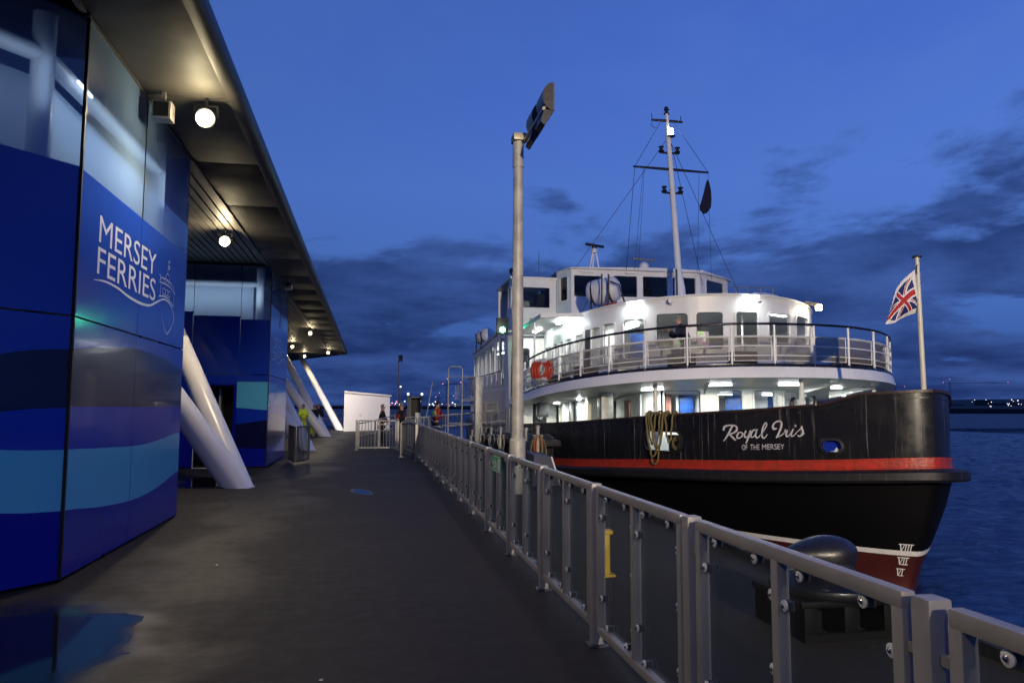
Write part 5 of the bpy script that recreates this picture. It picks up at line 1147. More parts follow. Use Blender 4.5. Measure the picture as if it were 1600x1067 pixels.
# ================================================================== PEOPLE
def limb_body(nm, J, E, parent, m, sub=2, root=0):
    me = bpy.data.meshes.new(nm); off = V((0, 0, 0)); q = parent
    while q is not None: off += q.location; q = q.parent
    me.from_pydata([V(p)-off for p, r in J], E, []); me.materials.append(MT[m])
    o = bpy.data.objects.new(nm, me); COL.objects.link(o); o.parent = parent
    sk = o.modifiers.new('Skin', 'SKIN'); sk.use_smooth_shade = True
    for i, (p, r) in enumerate(J):
        rr = r if isinstance(r, tuple) else (r, r); me.skin_vertices[0].data[i].radius = rr; me.skin_vertices[0].data[i].use_root = (i == root)
    sb = o.modifiers.new('Sub', 'SUBSURF'); sb.levels = sub; sb.render_levels = sub
    return o
def person(x, y, z0, face, label, top='navy_cloth', legs='black_cloth', h=1.75, bend=0, armL=(.10, .25, -.45), armR=(.10, .25, -.45), hair='hair_grey', group=None, vest=None, strap=False, stride=.06, hat=None, bulk=1.0):
    """face: heading angle (0 looks along +Y). bend leans the trunk forward (rad). arm* = elbow forward, hand forward, hand drop relative to the shoulder"""
    t = thing('person', (x, y, z0), label, 'person', group); k = h/1.75
    Rz = Matrix.Rotation(-face, 3, 'Z')
    def W_(p): return V((x, y, z0))+Rz @ (V(p)*k)
    Bx = Matrix.Rotation(-bend, 3, 'X'); hip = V((0, 0, .93))
    def T(p): return hip+Bx @ (V(p)-hip)
    sh = 1.43
    bodyJ = [(W_((0, 0, .95)), (.15*k, .11*k)), (W_(T((0, 0, 1.15))), (.135*k, .10*k)), (W_(T((0, -.01, 1.36))), (.15*k, .10*k)), (W_(T((0, 0, 1.49))), .055*k), (W_(T((0, .02, 1.58))), (.072*k, .082*k)), (W_(T((0, .02, 1.68))), (.076*k, .088*k))]
    E_ = [(0, 1), (1, 2), (2, 3), (3, 4), (4, 5)]
    jack = [(W_(T((0, 0, .90))), (.215*k, .16*k)), (W_(T((0, 0, 1.12))), (.215*k, .165*k)), (W_(T((0, -.01, 1.35))), (.225*k, .165*k)), (W_(T((0, 0, 1.45))), (.09*k, .08*k))]; JE = [(0, 1), (1, 2), (2, 3)]
    for sgn, arm in ((-1, armL), (1, armR)):
        s = T((sgn*.19, 0, sh-.03)); e = s+V((sgn*.05, arm[0], -.27)); hnd = V((s.x*.75+sgn*.02, s.y+arm[1], s.z+arm[2]))
        n0 = len(bodyJ); bodyJ += [(W_(s), .055*k), (W_(e), .042*k), (W_(hnd), .028*k)]; E_ += [(2, n0), (n0, n0+1), (n0+1, n0+2)]
        d = (hnd-e).normalized(); sd = V((1, 0, 0)); palm = hnd+d*.07
        bodyJ.append((W_(palm), (.034*k, .018*k))); pi_ = len(bodyJ)-1; E_.append((n0+2, pi_))
        for f, (o_, ln) in enumerate(((-.027, .055), (-.009, .07), (.009, .066), (.027, .05))):
            a = palm+sd*o_+d*.02; c_ = a+d*ln*.6; e_ = c_+(d+V((0, 0, -.6))).normalized()*ln*.5
            m0 = len(bodyJ); bodyJ += [(W_(a), .009*k), (W_(c_), .008*k), (W_(e_), .007*k)]; E_ += [(pi_, m0), (m0, m0+1), (m0+1, m0+2)]
        th = hnd+d*.03-sd*sgn*.035; m0 = len(bodyJ); bodyJ += [(W_(th), .011*k), (W_(th+d*.04-sd*sgn*.012), .009*k)]; E_ += [(n0+2, m0), (m0, m0+1)]
        j0 = len(jack); jack += [(W_(s+V((sgn*-.01, 0, .01))), .095*k), (W_(e), .078*k), (W_(hnd-d*.02), .055*k)]; JE += [(2, j0), (j0, j0+1), (j0+1, j0+2)]
    jack = [(p, (r[0]*bulk, r[1]*bulk) if isinstance(r, tuple) else r*bulk) for p, r in jack]
    legJ = [(W_((0, 0, .93)), (.155*k, .12*k))]; LE = []
    for sgn in (-1, 1):
        hp_, kn, an, toe = V((sgn*.09, 0, .86)), V((sgn*.10, sgn*stride*.6+.03, .48)), V((sgn*.11, sgn*stride*1.2, .08)), V((sgn*.125, sgn*stride*1.2+.16, .035))
        n0 = len(bodyJ); bodyJ += [(W_(hp_), .075*k), (W_(kn), .052*k), (W_(an), .035*k), (W_(toe), (.03*k, .02*k))]; E_ += [(0, n0), (n0, n0+1), (n0+1, n0+2), (n0+2, n0+3)]
        j0 = len(legJ); legJ += [(W_(hp_-V((0, 0, .04))), .112*k), (W_(kn), .088*k), (W_(an+V((0, 0, .02))), .075*k)]; LE += [(0, j0), (j0, j0+1), (j0+1, j0+2)]
        b = MB(); q0 = W_(an+V((0, -.05, -.02))); q1 = W_(toe+V((0, .03, .0))); b.tube([q0, W_(an+V((0, .04, -.025))), q1], [.045*k, .05*k, .03*k], n=8); b.build('shoe', 'black_cloth', t, smooth=60)
    limb_body('body', bodyJ, E_, t, 'skin'); limb_body('jacket', jack, JE, t, top); limb_body('trousers', legJ, LE, t, legs)
    b = MB(); c0 = T((0, .02, 1.645)); bm = bmesh.new(); bmesh.ops.create_uvsphere(bm, u_segments=16, v_segments=10, radius=1)
    for v in bm.verts: v.co = W_(c0+Bx @ V((v.co.x*.082, v.co.y*.098-.012, v.co.z*.105+.012)))
    bmesh.ops.delete(bm, geom=[v for v in bm.verts if (Rz.inverted() @ (v.co-W_(c0))).y/k > .045 and (v.co-W_(c0)).z < .06*k], context='VERTS')
    b.bm(bm); b.build('hat' if hat else 'hair', hat or hair, t, smooth=180)
    b = MB(); nose = T((0, .115, 1.62)); b.tube([W_(nose+V((0, -.03, .03))), W_(nose)], [.008, .014], n=6)
    for sgn in (-1, 1): b.tube([W_(T((sgn*.078, .01, 1.60))), W_(T((sgn*.082, .0, 1.66)))], .013, n=6)
    b.build('ears_and_nose', 'skin', t, smooth=60)
    b = MB()
    for sgn in (-1, 1): b.tube([W_(T((sgn*.03, .097, 1.645))), W_(T((sgn*.03, .108, 1.645)))], .009, n=6)
    b.build('eyes', 'black_cloth', t)
    if vest:
        v_ = [(W_(T((0, 0, 1.0))), (.225*k, .175*k)), (W_(T((0, 0, 1.2))), (.225*k, .178*k)), (W_(T((0, 0, 1.38))), (.225*k, .178*k))]; limb_body('vest', v_, [(0, 1), (1, 2)], t, vest)
    if strap:
        b = MB(); P_ = [T((.10, -.04, 1.50)), T((.06, -.14, 1.42)), T((-.02, -.155, 1.28)), T((-.12, -.14, 1.10)), T((-.19, -.05, .98))]; b.tube([W_(p) for p in P_], .014, n=6); b.build('shoulder_strap', 'strap', t, smooth=60)
        b = MB(); c_ = W_(T((-.22, -.02, .92))); b.box((c_.x-.08, c_.y-.11, c_.z-.13), (c_.x+.08, c_.y+.11, c_.z+.08), ch=.03); b.build('shoulder_bag', 'grey_cloth', t, smooth=40)
    return t
person(9.35, 21.35, z_pd(21.35)+.02, rad(-72), 'balding man in navy coat with a bag strap leaning forward on the promenade deck', 'navy_cloth', 'grey_cloth', 1.80, .30, (.16, .34, -.10), (.16, .34, -.14), strap=True, bulk=1.18)
person(-3.45, 41.8, 0, rad(160), 'worker in yellow high visibility coat and trousers beside the third pair of white columns', 'hivis', 'hivis', 1.74, 0, (.1, .22, -.25), (.12, .24, -.22), group=None)
person(-2.95, 42.9, 0, rad(200), 'figure in dark jacket and yellow trousers half hidden behind the white columns', 'black_cloth', 'hivis', 1.72)
person(-2.95, 46.2, 0, rad(150), 'figure in dark coat between the far white columns', 'black_cloth', 'black_cloth', 1.78)
person(.50, 31.2, 0, rad(85), 'grey haired person in black coat facing right behind the quay gate', 'black_cloth', 'black_cloth', 1.72, .05, (.12, .28, -.35), (.1, .2, -.4))
person(1.32, 31.6, 0, rad(-120), 'person in black jacket with red front talking behind the quay gate', 'black_cloth', 'black_cloth', 1.76, 0, (.12, .28, -.28), (.1, .24, -.2), vest='red_cloth')
person(2.75, 31.9, .12, rad(70), 'crew member in red and yellow life vest at the foot of the gangway', 'red_cloth', 'black_cloth', 1.74, .12, (.1, .2, -.4), (.1, .28, -.35), vest='hivis', hat='black_cloth')

# ================================================================== QUAY FURNITURE
t = thing('lamp_post', (2.8, 14.3, 0), 'tall weathered steel lamp post with two unlit floodlights at its head beside the railing', 'lamp post')
b = MB(); b.tube([(2.8, 14.3, 0), (2.8, 14.3, .98)], .155, n=24); b.tube([(2.8, 14.3, .98), (2.8, 14.3, 1.03)], [.155, .13], n=24); b.lathe([(.24, 0), (.24, .025)], (2.8, 14.3, 0), n=24); b.build('base', 'pole_paint', t, smooth=30)
b = MB(); b.tube([(2.8, 14.3, 1.02), (2.8, 14.3, 3.6), (2.8, 14.3, 6.35)], [.118, .108, .094], n=24); b.tube([(2.8, 14.3, 6.33), (2.8, 14.3, 6.84)], .108, n=24); b.build('pole', 'pole_paint', t, smooth=30)
b = MB(); b.box((2.68, 14.12, 6.84), (2.94, 14.44, 6.98), ch=.01); b.box((2.88, 12.5, 6.80), (2.93, 14.2, 6.86)); b.build('cross_arm', 'lamp_housing', t, smooth=30)
for y0 in (12.45, 13.35):
    b = MB(); n = 12; pr = [(3.08-.19*math.sin(math.pi*i/n)-.02, 7.04-.25*math.cos(math.pi*i/n)) for i in range(n+1)]
    b.grid([[V((x, y, z_)) for x, z_ in pr] for y in (y0, y0+.52)]); hd = b.build('floodlight_hood', 'lamp_housing', t, smooth=50)
    for y in (y0-.004, y0+.524): b = MB(); b.face([V((x, y, z_)) for x, z_ in pr]); b.build('hood_end', 'black_metal', hd)
    b = MB(); b.box((3.06, y0, 6.79), (3.085, y0+.52, 7.29)); b.build('hood_glass', 'galv_dark', hd)
    b = MB(); b.mesh([(2.90, y0+.02, 6.80), (2.90, y0+.45, 6.80), (3.08, y0+.02, 6.80), (3.08, y0+.45, 6.80), (2.84, y0+.02, 6.58), (2.84, y0+.45, 6.58), (2.92, y0+.02, 6.52), (2.92, y0+.45, 6.52)], [(0, 1, 3, 2), (4, 6, 7, 5), (0, 4, 5, 1), (2, 3, 7, 6), (0, 2, 6, 4), (1, 5, 7, 3)]); b.build('gear_box', 'black_metal', t)
b = MB(); b.tube([(2.9, 14.15, 6.8), (2.98, 13.9, 6.78), (3.0, 13.7, 6.85)], .014, n=6); b.build('cable', 'rope_white', t, smooth=60)
t2 = copy_tree(t); t2.location = (2.8, -15.0, 0); t2['label'] = 'tall steel lamp post of the same kind with lit floodlights, behind the viewer'
for o in t2.children:
    if o.name.startswith('floodlight_hood'):
        for q in o.children:
            if q.name.startswith('hood_glass'): q.data = q.data.copy(); q.data.materials[0] = MT['light_warm']
d_ = V((13.0, 17, 3.2))-V((3.2, -16, 7.2))
light('lamp_glow', 'SPOT', (3.25, -16, 7.2), 34000, (1, .84, .63), t2, .12, d_.to_track_quat('-Z', 'Y').to_euler(), spot=rad(54))
# bollard
bx, by = 3.36, 5.25
t = thing('mooring_bollard', (bx, by, 0), 'large black cast iron mooring bollard with a swept head behind the nearest glass panes', 'bollard')
b = MB(); b.lathe([(.40, .34), (.42, .37), (.41, .42), (.30, .47), (.22, .50), (.19, .55), (.19, .72)], (bx+.03, by, 0), n=28); b.build('flange', 'bollard_black', t, smooth=50)
bm = bmesh.new(); bmesh.ops.create_uvsphere(bm, u_segments=28, v_segments=16, radius=1)
for v in bm.verts:
    x, y, z_ = v.co; tp = 1-.55*max(0, -x)**1.3
    v.co = V((bx+.02+(x*.24 if x > 0 else x*.38), by+y*.20*tp, .685+(z_*.15*tp if z_ > 0 else z_*.27*(tp if x > -.35 else tp*.75)*(1 if x > 0 else 1+.5*x))+(.015*x)))
b = MB(); b.bm(bm); b.build('head', 'bollard_black', t, smooth=180)
b = MB()
for (x0, x1) in ((-.36, -.26), (-.05, .05), (.26, .36)): b.box((bx+x0, by-.33, 0), (bx+x1, by+.33, .30), ch=.01)
b.box((bx-.37, by-.05, 0), (bx+.37, by+.34, .30)); b.box((bx-.39, by-.35, .29), (bx+.39, by+.36, .35), ch=.012); b.box((bx-.37, by-.34, 0), (bx+.37, by-.30, .07)); b.build('plinth', 'hull_low', t, smooth=30)
for a in range(0, 360, 60):
    b = MB(); b.lathe([(.028, 0), (.028, .03), (.01, .035)], (bx+.35*math.cos(rad(a)), by+.35*math.sin(rad(a)), .405), n=6); b.build('bolt', 'galv_dark', t)
b = MB(); pts = [(bx-.05, by-.12, .47), (bx-.17, by+.02, .47), (bx-.14, by+.25, .48), (3.32, 6.2, .46), (3.62, 7.3, .30), (3.95, 8.3, .13), (4.05, 8.7, .10), (4.4, 9.6, -.5)]
b.tube(pts, .032, n=8); tag(b.build('mooring_rope', 'rope_white', smooth=60), 'pale mooring rope led from the black bollard over the quay edge', 'rope')

bpy.data.objects['mooring_bollard'].scale = (1, 1, .8)
t = thing('quay_cleat', (2.36, 7.18, 0), 'small yellow painted steel stand on the quay behind the third glass bay', 'cleat')
b = MB(); b.box((2.255, 7.14, .02), (2.315, 7.20, .40), ch=.01); b.build('upright', 'yellow_paint', t, smooth=30)
b = MB(); b.box((2.22, 7.11, 0), (2.36, 7.25, .02)); b.build('foot_plate', 'yellow_paint', t)
b = MB(); b.box((2.24, 7.12, .40), (2.34, 7.24, .44), ch=.01); b.build('cap', 'yellow_paint', t, smooth=30)
# rope posts along the quay edge
def rope_post(x, y, h, label, m='galv', rm='rope_white', lean=0, k=3):
    t = thing('rope_post', (x, y, 0), label, 'post', 'rope hung posts along the quay edge')
    b = MB(); b.tube([(x, y, 0), (x+lean*.5, y, h*.6), (x+lean, y, h)], [.055, .05, .045], n=10); b.lathe([(.06, 0), (.06, .05), (.02, .07)], (x+lean, y, h), n=10); b.lathe([(.11, 0), (.11, .02)], (x, y, 0), n=10); b.build('upright', m, t, smooth=40)
    b = MB(); b.tube([(x+lean-.12, y, h-.18), (x+lean+.12, y, h-.18)], .022, n=8); b.build('hook', m, t)
    for i in range(k):
        b = MB(); a0 = i*2.1; w_ = .10+.03*i; d_ = h*(.45+.12*i); pts = [(x+lean+w_*math.sin(a)*math.cos(a0), y+w_*math.sin(a)*math.sin(a0)-.06, h-.16-d_*(1-math.cos(a))/2) for a in [2*math.pi*q/14 for q in range(15)]]
        b.tube(pts, .018, n=6); b.build('rope_coil', rm if i % 2 == 0 else 'rope', t, smooth=60)
for a in ((3.85, 28.8, .70, 'farthest rope hung post on the quay edge, left of the lamp post'), (3.85, 26.4, .84, 'second farthest rope hung post on the quay edge, left of the lamp post'), (3.85, 24.2, .90, 'pale knotted rope post left of the lamp post, third from the gangway'), (3.85, 22.4, .96, 'rope hung post just left of the lamp post base')): rope_post(*a, lean=.03)
rope_post(3.80, 18.3, 1.05, 'grey post with slanting ropes just right of the lamp post', k=4); rope_post(3.85, 17.2, 1.14, 'steel post wound with orange rope right of the lamp post', rm='rope_orange', k=4)
b = MB(); b.tube([(3.3, 17.6, .95), (3.55, 17.4, .5), (3.75, 17.3, .1)], .02, n=6); tag(b.build('slack_rope', 'rope_white', smooth=60), 'slack pale rope slanting down between the two posts right of the lamp post', 'rope')
t = thing('storage_box', (3.7, 15.9, 0), 'dark navy covered box with a light edge on the quay beside the red stripe', 'box')
b = MB(); b.mesh([(3.35, 15.5, 0), (3.95, 15.5, 0), (3.95, 16.7, 0), (3.35, 16.7, 0), (3.42, 15.62, .62), (3.78, 15.62, .58), (3.78, 16.6, .62), (3.42, 16.6, .66)], [(3, 2, 1, 0), (4, 5, 6, 7), (0, 1, 5, 4), (1, 2, 6, 5), (2, 3, 7, 6), (3, 0, 4, 7)]); b.build('cover', 'blue_box', t)
b = MB(); b.bar((3.95, 15.49, .02), (3.785, 15.6, .59), .025, .025); b.build('edge_strip', 'plastic_white', t)
b = MB(); b.lathe([(.16, 0), (.20, .1), (.15, .35), (.06, .42)], (3.6, 17.0, 0), n=14); tag(b.build('rope_bag', 'poster_blue', smooth=50), 'small blue bag of rope at the foot of the orange roped post', 'bag')
for i, y in enumerate((21.0, 23.5, 26.0, 28.5)):
    t = thing('quay_fender', (4.75, y, -1.0), ('nearest', 'second', 'third', 'farthest')[i]+' black cylindrical fender between quay and ferry left of the lamp post', 'fender', 'fenders between the quay and the ferry')
    b = MB(); b.lathe([(.2, -1.6), (.42, -1.5), (.42, .78-.06*i), (.3, .86-.06*i)], (4.72, y, 0), n=20); b.build('body', 'rubber', t, smooth=40)
    b = MB(); b.box((4.2, y-.7, .55-.05*i), (5.2, y+.7, .72-.05*i), ch=.03); b.build('chafing_board', 'rubber', t, smooth=30)

# gates, barriers, gangway
def bar_gate(p0, p1, h, nb, label, cat='gate', nm='quay_gate', mesh_=False, group=None, bot=.10, post=True):
    p0, p1 = V(p0), V(p1); t = thing(nm, (p0.x, p0.y, 0), label, cat, group); d = (p1-p0).normalized()
    if post:
        for p in (p0, p1): b = MB(); b.box((p.x-.045, p.y-.045, 0), (p.x+.045, p.y+.045, h+.02), ch=.006); b.box((p.x-.08, p.y-.08, 0), (p.x+.08, p.y+.08, .012)); b.build('post', 'galv', t, smooth=30)
    a, c = p0+d*.08, p1-d*.08
    b = MB(); b.bar((a.x, a.y, h), (c.x, c.y, h), .045, .045); b.bar((a.x, a.y, bot), (c.x, c.y, bot), .045, .045)
    for q in (a, c): b.bar((q.x, q.y, bot), (q.x, q.y, h), .045, .045)
    b.build('gate_frame', 'galv' if not mesh_ else 'galv_dark', t)
    b0 = None
    for i in range(1, nb):
        q = a.lerp(c, i/nb)
        if b0 is None: b = MB(); b.tube([(q.x, q.y, bot), (q.x, q.y, h)], .012 if mesh_ else .014, n=6); b0 = b.build('bar', 'galv' if not mesh_ else 'galv_dark', t); qb = q
        else: inst(b0, (q.x-qb.x, q.y-qb.y, 0), t)
    return t
g = bar_gate((-.44, 28.9, 0), (1.08, 28.9, 0), 1.10, 12, 'closed grey barred gate across the quay below the two dark coated people')
b = MB(); b.bar((.38, 28.88, .1), (.38, 28.88, 1.1), .05, .04); b.build('centre_stile', 'galv', g)
t = thing('ramp_handrail', (-.3, 29.6, 0), 'sloping tubular handrail behind the barred quay gate', 'handrail')
for zz in (1.02, .55): b = MB(); b.tube([(-.42, 29.6, zz-.05), (-.1, 29.6, zz), (1.0, 29.8, zz+.27)], .022, n=8); b.build('rail', 'galv', t, smooth=50)
for x, h_ in ((-.42, 1.0), (.25, 1.1), (1.0, 1.3)): b = MB(); b.tube([(x, 29.65, 0), (x, 29.65, h_)], .022, n=8); b.build('upright', 'galv', t)
bar_gate((1.42, 23.1, 0), (1.05, 24.9, 0), 1.08, 10, 'dark barred gate leaf standing open at the far end of the glass railing', mesh_=True)
bar_gate((1.30, 28.9, 0), (1.56, 24.55, 0), 1.08, 8, 'short barred fence closing the corner behind the open gate leaf', 'fence', 'corner_fence')
bar_gate((-2.35, 23.6, 0), (-1.98, 21.7, 0), 1.05, 12, 'dark barred barrier leaf nearest the second blue block', 'barrier', 'barrier', True, 'hinged barrier beside the second blue block', post=False)
bar_gate((-1.95, 21.72, 0), (-1.70, 23.1, 0), 1.05, 9, 'dark barred barrier leaf turned towards the walkway with a small plate', 'barrier', 'barrier', True, 'hinged barrier beside the second blue block', post=False)
def hoop(x0, x1, y, h, label):
    t = thing('hoop_barrier', (x0, y, 0), label, 'barrier', 'hoop barriers beyond the railing'); r = .08
    b = MB(); b.tube([(x0, y, 0), (x0, y, h-r), (x0+r*.3, y, h-r*.3), (x0+r, y, h), (x1-r, y, h), (x1-r*.3, y, h-r*.3), (x1, y, h-r), (x1, y, 0)], .024, n=8); b.build('hoop', 'galv', t, smooth=50)
    for i in range(1, 4): b = MB(); q = lerp(x0, x1, i/4); b.tube([(q, y, .12), (q, y, h)], .012, n=6); b.build('bar', 'galv', t)
    b = MB(); b.tube([(x0, y, .12), (x1, y, .12)], .018, n=6); b.build('rail', 'galv', t)
hoop(1.42, 1.86, 30.3, 1.22, 'left pale hoop barrier beyond the railing below the kiosk'); hoop(1.92, 2.34, 30.3, 1.22, 'right pale hoop barrier beyond the railing below the kiosk')
t = thing('gangway', (3.9, 31, 0), 'grey gangway with tubular handrails rising from the quay to the ferry side', 'gangway')
b = MB(); b.bar((2.1, 31.1, .10), (5.7, 31.1, .34), 1.3, .08); b.build('walkway', 'galv_dark', t)
for y in (30.45, 31.75):
    for dz in (0, -.45): b = MB(); b.tube([(2.15, y, .10 if dz else .3), (2.15, y, 1.15+dz), (2.3, y, 1.22+dz), (5.6, y, 1.52+dz)], .024, n=8); b.build('handrail', 'galv', t, smooth=50)
    for i in range(6): b = MB(); x = 2.4+i*.62; b.tube([(x, y, .12), (x, y, 1.22+.3*i*.19)], .024, n=8); b.build('stanchion', 'galv', t)
t = thing('boarding_frame', (3.6, 29, 0), 'tall grey tubular frame with a broad post beside the gangway', 'frame')
b = MB(); b.tube([(2.97, 29, .1), (2.97, 29, 3.08), (3.05, 29, 3.17), (3.42, 29, 3.17), (3.50, 29, 3.08), (3.50, 29, .1)], .03, n=8); b.build('hoop', 'galv', t, smooth=50)
for zz, x1 in ((2.78, 4.25), (1.70, 4.25), (1.0, 3.5)): b = MB(); b.tube([(2.97, 29, zz), (x1, 29, zz)], .022, n=8); b.build('rail', 'galv', t)
b = MB(); b.box((4.0, 28.85, 0), (4.28, 29.15, 2.80), ch=.02); b.build('broad_post', 'galv', t, smooth=30)
t = thing('kiosk', (2.1, 36, 0), 'small grey kiosk with dark opening and two globe lamps beyond the hoop barriers', 'kiosk')
b = MB(); b.box((1.85, 35.8, 0), (2.45, 37, 1.05), ch=.01); b.box((1.85, 36.95, 1.05), (2.45, 37, 2.08)); b.box((1.85, 35.8, 1.05), (1.92, 37, 2.08)); b.box((1.85, 35.8, 2.04), (2.45, 37, 2.10)); b.build('cabin', 'kiosk_grey', t, smooth=30)
b = MB(); b.box((1.93, 36.5, 1.05), (2.40, 36.52, 2.03)); b.build('opening', 'glass_dark_room', t)
b = MB(); b.box((2.12, 35.76, .85), (2.40, 35.82, 1.35)); b.build('notice_panel', 'plastic_white', t)
for x in (1.78, 2.42):
    b = MB(); b.tube([(x, 35.75, 0), (x, 35.75, 2.16)], .03, n=8); pp = b.build('lamp_pole', 'galv', t); b = MB(); b.lathe([(.02, 0), (.05, .03), (.05, .08), (.02, .11)], (x, 35.75, 2.16), n=12); b.build('globe', 'far_white', pp, smooth=60)
# white hut
t = thing('white_hut', (0, 56, 0), 'plain white flat roofed hut with closed door at the far end of the quay', 'hut')
q0, q1 = V((-1.62, 50.8, 0)), V((1.41, 53.5, 0)); d = (q1-q0).normalized(); nn_ = V((d.y, -d.x, 0))
def hutp(a, off, z0_, z1a, z1b, c, dep, nm, m, par=t):
    A, B = q0+d*a+nn_*off, q0+d*c+nn_*off; E2 = V((0, dep, 0)); b = MB()
    vs = [A+V((0, 0, z0_)), B+V((0, 0, z0_)), B+E2+V((0, 0, z0_)), A+E2+V((0, 0, z0_)), A+V((0, 0, z1a)), B+V((0, 0, z1b)), B+E2+V((0, 0, z1b)), A+E2+V((0, 0, z1a))]
    if nm == 'roof': vs[0].z = z1a-.10; vs[3].z = z1a-.10; vs[1].z = z1b-.10; vs[2].z = z1b-.10
    b.mesh(vs, [(0, 1, 5, 4), (1, 2, 6, 5), (2, 3, 7, 6), (3, 0, 4, 7), (4, 5, 6, 7), (0, 3, 2, 1)]); return b.build(nm, m, par)
LW = (q1-q0).length
hutp(0, 0, 0, 2.52, 2.33, LW, 3, 'wall', 'hut_white'); hutp(-.08, .1, 2.5, 2.63, 2.43, LW+.08, 3.2, 'roof', 'hut_white')
dd = hutp(1.2, .02, .05, 2.1, 2.1, 2.3, .02, 'door', 'hut_white'); hutp(1.3, .05, 1.0, 1.1, 1.1, 1.36, .02, 'handle', 'galv_dark', dd)
hut_fill = light('lamp_glow', 'SPOT', (-3.0, 44.5, 5.15), 5500, (1, .88, .78), t, .08, V((3.0, 7.5, -3.9)).to_track_quat('-Z', 'Y').to_euler(), spot=rad(70))  # added spot without a fixture, brightens the hut front
# far quay railing and poles
t = thing('end_railing', (1.5, 64.5, 0), 'low grey railing along the seaward end of the quay', 'railing')
for zz in (1.05, .6, .2): b = MB(); b.tube([(-7.5, 64.5, zz), (3.9, 64.5, zz)], .025, n=6); b.build('rail', 'galv', t)
for i in range(11): b = MB(); x = -7.4+i*1.12; b.tube([(x, 64.5, 0), (x, 64.5, 1.05)], .03, n=6); b.build('upright', 'galv', t)
t = thing('flagpole', (2.2, 60, 0), 'thin flagpole with a small dark pennant beyond the quay gate', 'flagpole')
b = MB(); b.tube([(2.2, 60, 0), (2.2, 60, 5.7)], [.06, .035], n=8); b.build('pole', 'galv_dark', t)
b = MB(); b.grid([[V((2.2+.02, 60, 5.6)), V((2.42, 60.05, 5.72)), V((2.55, 60, 5.55))], [V((2.22, 60, 5.1)), V((2.36, 59.95, 5.2)), V((2.48, 60, 5.05))]]); b.build('pennant', 'flag_dark', t, recalc=False)
b = MB(); b.tube([(4.4, 60, .6), (4.9, 60, 3.6)], .04, n=6); tag(b.build('davit_pole', 'galv'), 'thin leaning pole beside the crew member in the life vest', 'pole')
t = thing('river_lamp', (2.35, 59, 0), 'slim post with one small white light beside the flagpole', 'lamp')
b = MB(); b.tube([(2.35, 59, 0), (2.35, 59, 3.1)], .03, n=6); b.build('pole', 'galv_dark', t)
b = MB(); b.lathe([(.02, 0), (.06, .03), (.06, .1), (.02, .12)], (2.35, 59, 3.1), n=10); b.build('lens', 'far_blue', t)
# signal light fixed to the ferry wing
t = thing('traffic_signal', (5.2, 29.45, 4.5), 'black signal box with one green light beside the bridge wing', 'signal')
b = MB(); b.box((4.92, 29.4, 4.50), (5.38, 29.62, 5.16), ch=.015); b.build('case', 'black_metal', t, smooth=30)
b = MB(); b.box((5.36, 29.5, 4.6), (5.6, 29.56, 4.68)); b.build('arm', 'galv', t)
b = MB(); b.lathe([(.11, -.02), (.11, 0), (.06, .03), (.01, .04)], (0, 0, 0), n=16); mt_ = Matrix.Translation((5.14, 29.39, 4.68)) @ Matrix.Rotation(rad(90), 4, 'X'); b.v = [tuple(mt_ @ V(p)) for p in b.v]; ln_ = b.build('lens', 'light_green', t, smooth=50)
light('lamp_glow', 'POINT', (5.14, 29.1, 4.68), 9, (.05, 1, .45), ln_, .06)
tag(MB().box((-.4, 33.2, 0), (-.25, 33.35, .02)).build('drain_cover', 'galv_dark'), 'small metal drain cover in the walkway beyond the gate', 'drain cover')

random.seed(3)
LB = ['pale crumpled leaf on the walkway near the small blue puddle', 'small white scrap on the walkway before the first blue wall', 'bright scrap of litter at the near edge of the walkway', 'flat brown leaf on the walkway beside the railing foot', 'small pale scrap beside the wide near puddle', 'twisted leaf on the walkway beyond the first white column foot', 'tiny white scrap on the walkway below the second blue block', 'torn paper scrap in the middle of the walkway']
for (x, y), lb in zip(((-.35, 13.2), (-1.5, 8.3), (-.25, 4.75)), LB):
    b = MB(); n = 6; b.mesh([(x+.018*math.cos(k*1.05)*random.uniform(.5, 1.3), y+.02*math.sin(k*1.05)*random.uniform(.5, 1.4), .004+random.uniform(0, .014)) for k in range(n)]+[(x, y, .012)], [(k, (k+1) % n, n) for k in range(n)])
    tag(b.build('scrap', random.choice(['plastic_white', 'cream_paint', 'rope']), recalc=False), lb, 'litter', 'litter on the walkway')

# ================================================================== FAR SHORES
random.seed(11)
b = MB(); xs_ = [330, 420, 520, 640, 800, 1100, 1500]
b.grid([[V((x, 505, -2.3)) for x in xs_], [V((x, 506, 1.6)) for x in xs_], [V((x, 530, 2.0)) for x in xs_], [V((x, 800, 6+2*math.sin(x*.02))) for x in xs_], [V((x, 1100, 16+5*math.sin(x*.011+1))) for x in xs_], [V((x, 1500, 12+4*math.sin(x*.01))) for x in xs_]])
tag(b.build('far_bank', 'shore_dark', smooth=60), kind='structure')
b = MB(); b.grid([[V((x, 1200, -2.3)) for x in (-900, 100, 330)], [V((x, 1202, 1.5)) for x in (-900, 100, 330)], [V((x, 1500, 4)) for x in (-900, 100, 330)]]); tag(b.build('far_bank', 'shore_dark'), kind='structure')
ORD = 'first second third fourth fifth sixth seventh eighth ninth tenth eleventh twelfth thirteenth fourteenth fifteenth sixteenth'.split()
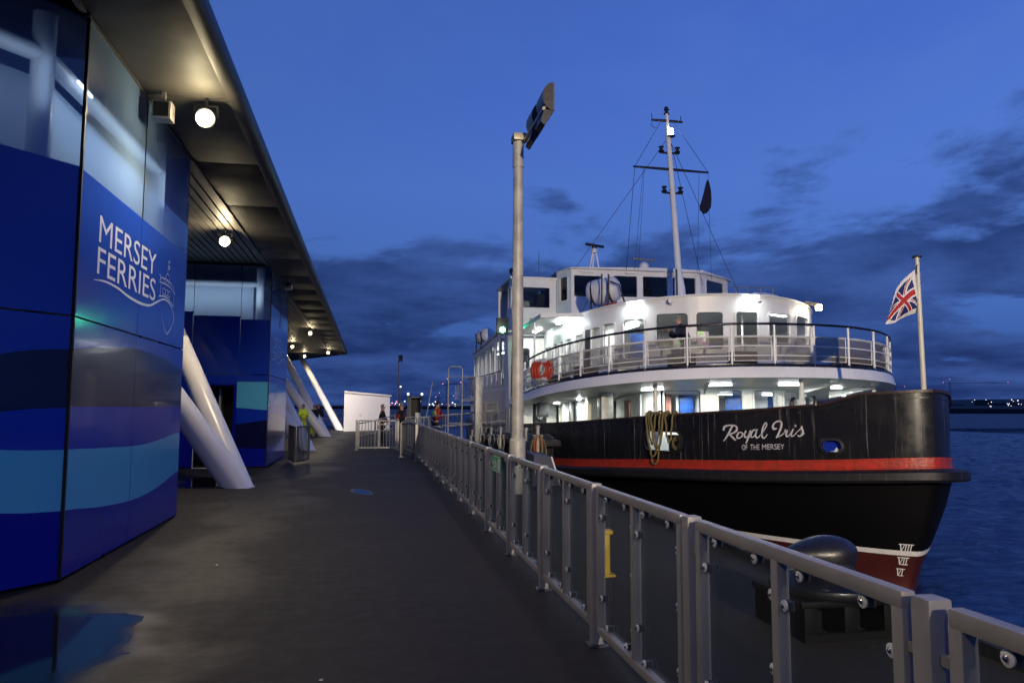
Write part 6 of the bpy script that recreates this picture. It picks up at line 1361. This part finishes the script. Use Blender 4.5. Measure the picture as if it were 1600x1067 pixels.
for i in range(16):
    x = 455+i*21+random.uniform(-6, 6); y = 620+random.uniform(0, 160); w_ = random.uniform(10, 26); hh = random.uniform(4, 10) if i else 10
    t = thing('shore_building', (x, y, 2), ORD[i]+' dark low building along the far bank counted from the ferry bow', 'building', 'dark buildings on the far bank')
    b = MB(); b.prism([(x-w_/2, y), (x+w_/2, y), (x+w_/2, y+12), (x-w_/2, y+12)], 1, 1+hh); b.build('wall', 'shore_building', t)
    for q in range(random.randint(1, 3)):
        wx = x+random.uniform(-.4, .4)*w_; wz = 1+hh*random.uniform(.3, .8); b = MB(); b.box((wx-.5, y-.1, wz), (wx+.5, y-.02, wz+.6)); b.build('lit_window', 'far_white' if q % 2 else 'far_blue', t)
def shore_lamp(x, y, zz, m, r=.5):
    t = thing('shore_lamp', (x, y, zz-4), 'tiny distant lit lamp on the far bank', 'lamp', 'distant lamps on the far bank')
    b = MB(); b.tube([(x, y, zz-4.5), (x, y, zz)], .12, n=4); b.build('pole', 'shore_dark', t)
    bm = bmesh.new(); bmesh.ops.create_icosphere(bm, subdivisions=1, radius=r)
    for v in bm.verts: v.co += V((x, y, zz))
    b = MB(); b.bm(bm); b.build('lens', m, t)
def shz(y, py): return 1.62+(637.5-py)*y*1.02/1180
for i in range(40):
    y = random.uniform(600, 760); px = random.choice([random.uniform(1486, 1598), random.gauss(1530, 16), random.gauss(1575, 16)])
    an = yaw+math.atan((px-800)/1180); x = math.tan(an)*y; py = random.uniform(630.5, 639) if random.random() < .8 else random.uniform(625.5, 629)
    shore_lamp(x, y, shz(y/math.cos(an)*1.0, py), random.choice(['far_white', 'far_white', 'far_blue']), random.choice([.25, .32, .42, .6]))
for i in range(34):
    y = random.uniform(1210, 1300); px = random.uniform(600, 712); an = yaw+math.atan((px-800)/1180); x = math.tan(an)*y
    shore_lamp(x, y, 1.62+(635.5-random.uniform(627, 634))*y/1180, random.choice(['far_white', 'far_blue', 'far_white', 'far_red']), random.choice([.7, .9, 1.3]))
def crane(x, y, h, j0, j1, label, s=1.0):
    t = thing('harbour_crane', (x, y, 0), label, 'crane', 'distant cranes')
    b = MB()
    for dx, dy in ((-.8, -.8), (.8, -.8), (-.8, .8), (.8, .8)): b.tube([(x+dx*s, y+dy*s, 0), (x+dx*s, y+dy*s, h)], .16*s, n=4)
    for i in range(int(h/2.4)):
        b.tube([(x-.8*s, y-.8*s, i*2.4), (x+.8*s, y-.8*s, i*2.4+2.4)], .09*s, n=4)
    b.build('tower', 'crane_steel', t)
    b = MB(); b.bar((x-j0, y, h), (x+j1, y, h+1.5), 1.1*s, .5*s); b.tube([(x, y, h), (x, y, h+5*s)], .2*s, n=4); b.tube([(x, y, h+5*s), (x+j1*.8, y, h+1.5)], .08, n=4); b.build('jib', 'crane_steel', t)
    for dx, zz in ((j1, h+2), (-j0, h+1), (0, h+5.4*s)):
        b = MB(); bm = bmesh.new(); bmesh.ops.create_icosphere(bm, subdivisions=1, radius=.5*s)
        for v in bm.verts: v.co += V((x+dx, y, zz))
        b.bm(bm); b.build('warning_light', 'far_red', t)
crane(775, 900, 36, 10, 92, 'distant slewing crane with red warning lights right of the flagstaff'); crane(715, 930, 30, 8, 14, 'distant short crane with a red light left of the flagstaff')
crane(51.0, 505, 16, 3, 9, 'distant crane with red lights left of the boarding frame', .8); crane(58, 640, 9, 3, 12, 'second smaller distant crane with red lights beside the boarding frame', .8)
